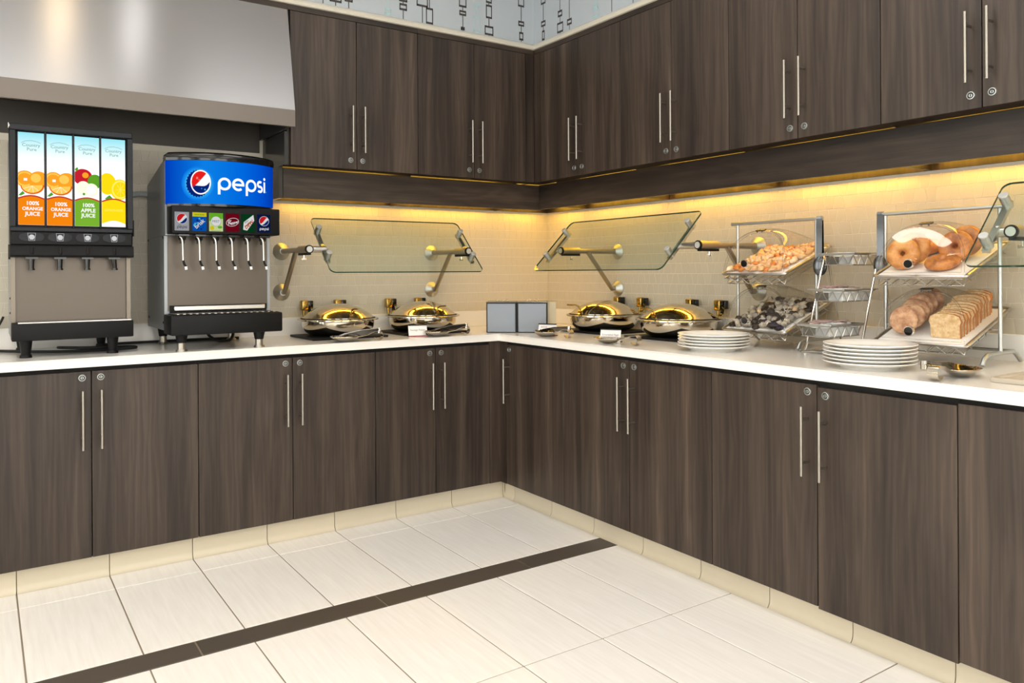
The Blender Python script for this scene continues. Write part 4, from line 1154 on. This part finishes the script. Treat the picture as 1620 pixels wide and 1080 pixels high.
# ================================================================ grey boxes in the corner
def bin_(label, loc, rz):
    t = thing('condiment_box', label, 'box', loc, rz, 'grey boxes in the corner')
    w, d, hh = .0835, .165, .166
    b = B(); b.box(-w, w, .004, d, 0, hh, .001, 1); b.build('body', 'bin_side', t)
    f = B(); f.box(-w, -w + .006, -.002, .0038, 0, hh); f.box(w - .006, w, -.002, .0038, 0, hh); f.box(-w + .006, w - .006, -.002, .0038, 0, .004); f.box(-w + .006, w - .006, -.002, .0038, hh - .005, hh)
    f.build('front_frame', 'black_slate', t)
    B().box(-w + .0065, w - .0065, -.0005, .0038, .0045, hh - .0055).build('front_panel', 'bin_front', t)
    B().box(-w - .001, w + .001, -.004, d + .001, hh + .0005, hh + .006, .001, 1).build('lid', 'dark_chrome', t)
    for x, y in ((-.018, .045), (.022, .075)): B().box(x - .016, x + .016, y - .012, y + .012, hh + .0062, hh + .018, .003, 2).build('lid_knob', 'acrylic', t)
    if 'right' in label: B().box(w + .0016, w + .048, .030, d, 0, hh + .004, .001, 1).build('side_holder', 'bin_side', t)
    g = B()
    for y in (.055, .062, .112): g.box(w + .0002, w + .0014, y - .0012, y + .0012, 0, hh)
    g.build('side_seam', 'black_slate', t)
    return t
ang = math.atan2(-.615, .788)
dx, dy = math.cos(ang), math.sin(ang)
bin_('grey fronted square box, the left of two in the corner', (-.814 + dx * .086, -.498 + dy * .086, ZC), ang)
bin_('grey fronted square box, the right of two in the corner', (-.814 + dx * .258, -.498 + dy * .258, ZC), ang)

# ================================================================ plates
pb = B().lathe([(0, .004), (.085, .004), (.090, .0), (.094, .0), (.098, .006), (.120, .012), (.146, .0205), (.149, .0225), (.148, .0245), (.144, .0245), (.118, .0165), (.100, .0105), (.092, .0085), (0, .0085)], 64)
pm_ = pb.mesh('plate', ang=55); pm_.materials.append(M['porcelain'])
for stack, (cx, cy), n, where in (('plates before the chafing dish', (-.572, -1.902), 5, 'smaller stack, before the chafing dish'), ('plates before the wire basket stand', (-.612, -2.618), 6, 'larger stack, before the wire basket stand')):
    ordn = ['bottom', 'second lowest', 'third lowest', 'fourth lowest', 'fifth lowest', 'top']
    for k in range(n):
        o = link('plate', pm_); o.location = (cx + random.uniform(-.0015, .0015), cy + random.uniform(-.0015, .0015), ZC + k * .0122)
        tag(o, '%s white round plate in the %s' % ('top' if k == n - 1 else ordn[k], where), 'plate', stack)

# flat tray at the right edge
t = thing('flat_tray', 'shallow tan metal tray cut off by the right picture edge', 'tray', (-.66, -3.03, ZC), RB)
b = B(); b.box(0, .42, 0, .30, .006, .010); b.build('base', 'tray_tan', t)
b = B()
for q in ((0, .42, -.008, .012), (0, .42, .288, .308), (-.008, .012, 0, .30), (.408, .428, 0, .30)): b.box(q[0], q[1], q[2], q[3], .0, .016, .003, 2)
b.build('tray_rim', 'tray_tan', t)
# ================================================================ display racks with domed trays
TW, TD = .330, .350                         # tray width and depth
TILT = math.radians(20.5)
def rack(label, yc):
    t = thing('display_rack', label, 'rack', (0, yc, ZC), RB, 'tiered display racks')
    for s_ in (-1, 1):
        x = s_ * .205
        B().tube([(x, -.332, .008), (x, -.318, .030), (x, -.295, .041), (x, -.20, .044), (x, -.105, .043), (x, -.085, .034), (x, -.048, .008)], .0078, 10).build('foot', 'steel_satin', t)
        B().cyl((x, -.200, .046), (x, -.200, .548), .0068, n=14).build('post', 'steel_satin', t)
    B().cyl((-.240, -.200, .555), (.236, -.200, .555), .0078, n=14).build('top_rail', 'steel_satin', t)
    B().cyl((-.205, -.092, .0435), (.205, -.092, .0435), .0055, n=10).build('floor_rail', 'steel_satin', t)
    for zc_ in (.372, .135):
        w = B(); hw, hd, r = TW / 2 - .012, TD / 2 - .012, .0020
        c, s2 = math.cos(TILT), math.sin(TILT)
        def P3(x, y, z): return (x, -.205 + y * c - z * s2, zc_ + y * s2 + z * c)
        for z, q in ((-.012, 0), (-.040, .008)):
            w.tube([P3(-hw + q, -hd + q, z), P3(hw - q, -hd + q, z), P3(hw - q, hd - q, z), P3(-hw + q, hd - q, z)], r * 1.3, 6, closed=True)
        def zig(a, b_, n):
            pts = []
            for i in range(n + 1):
                f = i / n; z = -.012 if i % 2 else -.040
                pts.append(P3(a[0] + (b_[0] - a[0]) * f, a[1] + (b_[1] - a[1]) * f, z))
            w.tube(pts, r, 5)
        zig((-hw, -hd), (hw, -hd), 10); zig((hw, -hd), (hw, hd), 12); zig((-hw, -hd), (-hw, hd), 12); zig((-hw, hd), (hw, hd), 10)
        for i in range(1, 7):
            x = -hw + 2 * hw * i / 7; w.tube([P3(x, -hd, -.040), P3(x, hd, -.040)], r, 5)
        for s_ in (-1, 1): w.cyl(P3(s_ * hw, 0, -.018), (s_ * .2015, -.200, zc_ - .012), .004, n=8)
        w.build('wire_shelf', 'steel', t)
    return t
rack('two tier metal display rack left of the wire basket stand', -1.935)
rack('two tier metal display rack with bagels and bread at the right', -2.648)

def tray_frame(yc, zc_):
    """matrix of a tilted tray's own axes"""
    return Matrix.Translation((-.205 if False else -.205, yc, ZC + zc_)) @ Matrix.Rotation(RB, 4, 'Z') @ Matrix.Rotation(TILT, 4, 'X')
def put(o, m): o.matrix_world = m; return o
def tray(label, yc, zc_):
    t = thing('serving_tray', label, 'tray', group='rectangular serving trays'); put(t, tray_frame(yc, zc_))
    b = B(); hw, hd = TW / 2, TD / 2
    b.box(-hw + .010, hw - .010, -hd + .010, hd - .010, -.010, -.006); b.build('tray_base', 'steel', t)
    B().box(-hw + .012, hw - .012, -hd + .012, hd - .012, -.0058, -.0035).build('paper_liner', 'tray_paper', t)
    b = B(); r = .0055
    rc = []
    for cx, cy, a0 in ((hw - .014, hd - .014, 0), (-hw + .014, hd - .014, PI / 2), (-hw + .014, -hd + .014, PI), (hw - .014, -hd + .014, 1.5 * PI)):
        rc += [(cx + .014 * math.cos(a0 + i * PI / 6), cy + .014 * math.sin(a0 + i * PI / 6)) for i in range(4)]
    b.tube([(x, y, -.004) for x, y in rc], r, 8, closed=True); b.build('tray_rim', 'steel', t)
    return t
def dome(label, yc, zc_):
    t = thing('dome_cover', label, 'cover', group='clear acrylic dome covers'); put(t, tray_frame(yc, zc_))
    hw, hd, H, lean = TW / 2 - .008, TD / 2 - .006, .150, .115
    def surf(tt, f):
        ph = PI * f; sn = math.sin(ph); cs = math.cos(ph)
        hh = H * math.cos(tt * PI / 2) ** .75 if tt < 1 else 0.
        wx = hw * math.copysign(abs(cs) ** .80, cs)
        return (wx, -hd + tt * 2 * hd + lean * (1 - tt) * sn ** .9, .003 + hh * abs(sn) ** .80)
    B().grid(surf, 20, 28).build('dome', 'acrylic', t, ang=80)
    # front flap: the flat leaning arch, with a wire edge
    edge = [surf(0, i / 28) for i in range(29)]
    b = B()
    c0 = b.bm.verts.new((0, -hd + .03, .045)); vs = [b.bm.verts.new(p) for p in edge]
    for i in range(28): b._f([c0, vs[i], vs[i + 1]])
    b._f([c0, vs[-1], vs[0]]); b.build('flap', 'acrylic', t, smooth=False)
    ins = [(x * .93, y + .004, .008 + (z - .003) * .90) for x, y, z in edge]
    B().tube(ins, .0011, 5, closed=True).build('flap_edge', 'acrylic_edge', t)
    B().tube(edge, .0013, 6).build('dome_lip', 'acrylic_edge', t)
    top = Vector(edge[14])
    b = B(); b.box(-.022, .022, top.y - .004, top.y + .014, top.z - .001, top.z + .004); 
    for x in (-.014, .012): b.cyl((x, top.y - .004, top.z - .006), (x, top.y - .004, top.z - .001), .003, n=8)
    b.build('flap_hinge', 'dark_chrome', t)
    b = B(); b.cyl((-.018, -hd + .018, .040), (-.018, -hd - .006, .046), .006, n=12); b.cyl((-.018, -hd - .006, .046), (-.018, -hd - .018, .049), .017, n=22)
    b.mi = 1; b.cyl((-.018, -hd - .0182, .049), (-.018, -hd - .0205, .0495), .0145, n=22)
    b.build('flap_knob', ['chrome', 'black_gloss'], t)
    return t
pr('pastry_mid', lin((236, 184, 128)), .5, var=.12, bump=.4, bscale=70)
pr('pastry_grey', lin((150, 142, 134)), .6, var=.15, bump=.4, bscale=70)
Y1, Y2 = -1.940, -2.655
decks = [(Y1, .386, 'upper', 'left'), (Y1, .139, 'lower', 'left'), (Y2, .376, 'upper', 'right'), (Y2, .136, 'lower', 'right')]
desc = {('upper', 'left'): 'pale fruit pastries', ('lower', 'left'): 'dark and white muffin pieces', ('upper', 'right'): 'bagels', ('lower', 'right'): 'sliced bread'}
for yc, zc_, lev, sd in decks:
    tray('steel tray lined with paper carrying the %s' % desc[lev, sd], yc, zc_)
    dome('clear dome cover with a front flap over the %s' % desc[lev, sd], yc, zc_)
def food(name, label, cat, group, me, fr, loc, rot=(0, 0, 0), sc=(1, 1, 1)):
    o = link(name, me)
    from mathutils import Euler
    o.matrix_world = fr @ Matrix.Translation(loc) @ Euler(rot).to_matrix().to_4x4() @ Matrix.Diagonal((*sc, 1))
    return tag(o, label, cat, group)
ZF = -.0034
# --- bagels
def torus(R, r, ry, nu=28, nv=14):
    b = B(); V = []
    for i in range(nu):
        a = 2 * PI * i / nu; V.append([b.bm.verts.new(((R + r * math.cos(2 * PI * k / nv)) * math.cos(a), (R + r * math.cos(2 * PI * k / nv)) * math.sin(a), ry * math.sin(2 * PI * k / nv))) for k in range(nv)])
    for i in range(nu):
        b.bridge(V[i], V[(i + 1) % nu])
    return b
me = torus(.034, .0255, .021).jitter(.0006).mesh('bagel'); me.materials.append(M['bagel_crust'])
me2 = torus(.033, .0255, .020).jitter(.0006).mesh('bagel'); me2.materials.append(M['bagel_dark'])
fr = tray_frame(Y2, .376)
bg = [('plain golden bagel standing at the front left under the upper dome', me, (-.085, -.088, ZF + .0570), (1.05, 0, .15)), ('plain golden bagel behind the front left one', me, (-.075, -.028, ZF + .0570), (1.1, 0, .10)),
      ('dark golden bagel lying at the front right of the upper tray', me2, (.050, -.088, ZF + .0215), (.0, .0, .3)), ('dark bagel leaning at the back right of the upper tray', me2, (.078, .045, ZF + .054), (1.0, .05, -.1)),
      ('dark bagel at the right side against the dome', me2, (.070, -.018, ZF + .056), (1.0, .1, .1)), ('pale bagel lying in the middle of the upper tray', me, (.010, .100, ZF + .0235), (.05, .0, .0)),
      ('pale bagel at the back left of the upper tray', me, (-.090, .078, ZF + .0240), (.03, .0, .4))]
for lb, m_, loc, rot in bg: food('bagel', lb, 'bagel', 'bagels under the upper dome', m_, fr, loc, rot)
# --- bread slices and round rolls
sl_ = [(-.050, 0), (.050, 0), (.051, .045), (.056, .058), (.050, .076), (.030, .084), (0, .086), (-.030, .084), (-.050, .076), (-.056, .058), (-.051, .045)]
b = B(); A = [b.bm.verts.new((x, -.006, z)) for x, z in sl_]; C_ = [b.bm.verts.new((x, .006, z)) for x, z in sl_]
b._f(A); b._f(C_[::-1]); b.mi = 1; b.bridge(A, C_)
bs = b.mesh('bread_slice', smooth=False); bs.materials.append(M['bread_crumb']); bs.materials.append(M['bread_crust'])
fr = tray_frame(Y2, .136)
ORD = ['front', 'second', 'third', 'fourth', 'fifth', 'sixth', 'seventh', 'eighth', 'ninth', 'tenth', 'eleventh', 'twelfth', 'rearmost']
for k in range(13):
    food('bread_slice', '%s slice of white bread from the front in the row under the dome' % ORD[k], 'bread', 'bread slices in a row', bs, fr, (.072 + random.uniform(-.003, .003), -.112 + k * .0198, ZF), (-.28 + random.uniform(-.03, .03), 0, random.uniform(-.10, .10)), (random.uniform(.94, 1.04), 1, random.uniform(.92, 1.05)))
b = B().lathe([(0, 0), (.040, 0), (.050, .006), (.052, .014), (.048, .022), (.036, .026), (0, .027)], 24); b.jitter(.0008)
rm = b.mesh('round_roll'); rm.materials.append(M['muffin_pink'])
for k in range(6):
    food('round_roll', '%s round flat roll from the front, left of the bread slices' % (ORD[k] if k < 5 else 'rearmost'), 'roll', 'round rolls in a row', rm, fr, (-.078 + random.uniform(-.006, .006), -.092 + k * .040, ZF + .050), (1.0 + random.uniform(-.14, .10), random.uniform(-.15, .15), random.uniform(-.3, .3)), (1, random.uniform(.88, 1.05), 1.1))
# --- pastries and muffin pieces: single lumps laid out over the tray
def lump(mname, rx, ry, rz_, k=.30):
    b = B().ell((0, 0, rz_ * .6), rx, ry, rz_, 7, 5); b.jitter(min(rx, ry) * k)
    for v in b.bm.verts: v.co.z = max(v.co.z, 0)
    m_ = b.mesh('pastry_piece', ang=75); m_.materials.append(M[mname]); return m_
def scatter(nx, ny, kinds, fr, name, label, cat, group, jz=.010):
    """kinds = two lists of meshes (light, dark)"""
    for a in range(nx):
        for c in range(ny):
            k = 0 if random.random() < .56 else 1
            m_ = random.choice(kinds[k])
            x = -TW / 2 + .032 + (TW - .064) * (a + (.5 if c % 2 else .0)) / (nx - .5); y = -TD / 2 + .032 + (TD - .064) * c / (ny - 1)
            food(name, label[k], cat, group[k], m_, fr, (x + random.uniform(-.006, .006), y + random.uniform(-.006, .006), ZF + random.uniform(0, jz)), (random.uniform(-.3, .3), random.uniform(-.3, .3), random.uniform(0, 6)), (1, 1, random.uniform(.8, 1.3)))
light = [lump('pastry_pale', .022, .015, .010) for _ in range(5)]; amber = [lump('pastry_amber', .020, .012, .009) for _ in range(5)] + [lump('pastry_mid', .020, .014, .010) for _ in range(4)]
scatter(9, 11, (light, amber), tray_frame(Y1, .386), 'pastry_piece', ('pale sugary pastry piece among others on the upper left tray', 'amber fruit pastry piece among others on the upper left tray'), 'pastry', ('pale pastry pieces', 'amber pastry pieces'))
wh = [lump('pastry_white', .019, .015, .012) for _ in range(5)] + [lump('pastry_pale', .016, .012, .011)]; dk = [lump('pastry_dark', .024, .017, .012) for _ in range(5)] + [lump('pastry_grey', .018, .015, .012) for _ in range(2)]
scatter(9, 11, (wh, dk), tray_frame(Y1, .139), 'muffin_piece', ('crumbly white muffin piece among others on the lower left tray', 'dark chocolate muffin piece among others on the lower left tray'), 'muffin', ('white muffin pieces', 'dark muffin pieces'))

# ================================================================ tongs hanging on the racks
def hanging_tongs(label, loc, rz):
    t = thing('hanging_tongs', label, 'tongs', loc, rz, 'tongs hung on the rack rails')
    for s_ in (-1, 1):
        y = s_ * .017
        b = B(); b.strap([(0, y * .55, .004), (0, y * .9, -.03), (0, y, -.10), (0, y * 1.05, -.165)], .024, .004, (1, 0, 0))
        b.ell((0, y * 1.15, -.196), .024, .007, .040, 16, 10); b.build('arm', 'gunmetal', t)
    B().strap([(0, -.0095, .004), (0, -.006, .0125), (0, 0, .0145), (0, .006, .0125), (0, .0095, .004)], .024, .003, (1, 0, 0)).build('spring', 'gunmetal', t)
    return t
hanging_tongs('dark steel tongs hung on the left display rack', (-.200, -2.157, ZC + .5495), -1.2)
hanging_tongs('dark steel tongs hung on the right display rack', (-.200, -2.424, ZC + .5495), -1.2)

# ================================================================ wire basket stand
t = thing('basket_stand', 'chrome wire stand with three stepped baskets between the display racks', 'stand', (0, -2.298, ZC), RB)
for s_ in (-1, 1):
    x = s_ * .118
    b = B(); b.tube([(x, -.345, .005), (x, -.330, .030), (x, -.205, .395), (x, -.192, .405), (x, -.180, .395), (x, -.085, .030), (x, -.075, .005)], .0048, 8); b.build('side_frame', 'chrome', t)
    B().cyl((x, -.345, .005), (x, -.075, .005), .0040, n=8).build('foot_rod', 'chrome', t)
B().cyl((-.118, -.345, .005), (.118, -.345, .005), .0040, n=8).build('front_rod', 'chrome', t)
BW, BD = .150, .225
bk = [(-.300, .402, 'top'), (-.372, .258, 'middle'), (-.458, .122, 'lowest')]
cb = B().lathe([(0, 0), (.0165, 0), (.019, .018), (.0205, .020), (.0205, .022), (0, .0215)], 16); cm = cb.mesh('portion_cup', ang=50); cm.materials.append(M['white_plastic'])
lb_ = B().box(-.021, .021, -.015, .015, 0, .004, .001, 1); lm_ = lb_.mesh('portion_packet'); lm_.materials.append(M['foil_lid'])
for yf, zz, lev in bk:
    w = B(); r = .0018; x0, x1, y0, y1 = -BW / 2, BW / 2, yf, yf + BD
    def ringp(q, z): return [(x0 + q, y0 + q, z), (x1 - q, y0 + q, z), (x1 - q, y1 - q, z), (x0 + q, y1 - q, z)]
    w.tube(ringp(.004, zz - .004), .0028, 6, closed=True); w.tube(ringp(.014, zz - .045), .0022, 6, closed=True)
    def zig(a, c, n):
        w.tube([(a[0] + (c[0] - a[0]) * i / n, a[1] + (c[1] - a[1]) * i / n, zz - (.045 if i % 2 else .006)) for i in range(n + 1)], r, 5)
    q = .008
    zig((x0 + q, y0 + q), (x1 - q, y0 + q), 6); zig((x1 - q, y0 + q), (x1 - q, y1 - q), 8); zig((x0 + q, y0 + q), (x0 + q, y1 - q), 8); zig((x0 + q, y1 - q), (x1 - q, y1 - q), 6)
    for i in range(1, 5):
        xx = x0 + .014 + (BW - .028) * i / 5; w.tube([(xx, y0 + .014, zz - .045), (xx, y1 - .014, zz - .045)], r, 5)
    for s_ in (-1, 1): w.cyl((s_ * (BW / 2 - .004), yf + .11, zz - .004), (s_ * .118, yf + .11, zz - .004), .0030, n=8)
    w.build('basket', 'steel', t)
    fl_ = B()
    for q in ((x0 - .006, x1 + .006, y0 - .006, y0 + .010), (x0 - .006, x1 + .006, y1 - .010, y1 + .006), (x0 - .006, x0 + .010, y0 + .010, y1 - .010), (x1 - .010, x1 + .006, y0 + .010, y1 - .010)): fl_.box(*q, zz - .0015, zz + .0035, .0012, 1)
    fl_.build('basket_rim', 'steel_satin', t)
    p = thing('basket_pan', 'clear plastic pan sitting in the %s wire basket' % lev, 'pan', (0, -2.298, ZC), RB, 'clear basket pans')
    B().box(x0 + .018, x1 - .018, y0 + .018, y1 - .018, zz - .0428, zz - .017).build('pan_floor', 'white_plastic', p)
    pw = B()
    for q in ((x0 + .016, x0 + .018, y0 + .016, y1 - .016), (x1 - .018, x1 - .016, y0 + .016, y1 - .016), (x0 + .018, x1 - .018, y0 + .016, y0 + .018), (x0 + .018, x1 - .018, y1 - .018, y1 - .016)): pw.box(*q, zz - .0428, zz - .012)
    pw.build('pan_wall', 'white_plastic', p)
    fr = Matrix.Translation((0, -2.298, ZC)) @ Matrix.Rotation(RB, 4, 'Z')
    for a in range(2):
        for c in range(4):
            o = link('portion_cup', cm); o.matrix_world = fr @ Matrix.Translation((-.024 + a * .048, yf + .044 + c * .045, zz - .0408 + .024)); tag(o, 'small white portion cup in the %s wire basket' % lev, 'portion cup', 'portion cups in the %s basket' % lev)
    if lev != 'top':
        for k in range(9):
            o = link('portion_packet', lm_); o.matrix_world = fr @ Matrix.Translation((random.choice((-.024, .024)) + random.uniform(-.004, .004), yf + .040 + (k // 2) * .036, zz + .0058 + (k % 2) * .005)) @ Matrix.Rotation(random.uniform(-.4, .4), 4, 'Z') @ Matrix.Rotation(random.uniform(-.12, .12), 4, 'Y')
            tag(o, 'small pinkish packet lying on the cups in the %s wire basket' % lev, 'packet', 'packets in the %s basket' % lev)
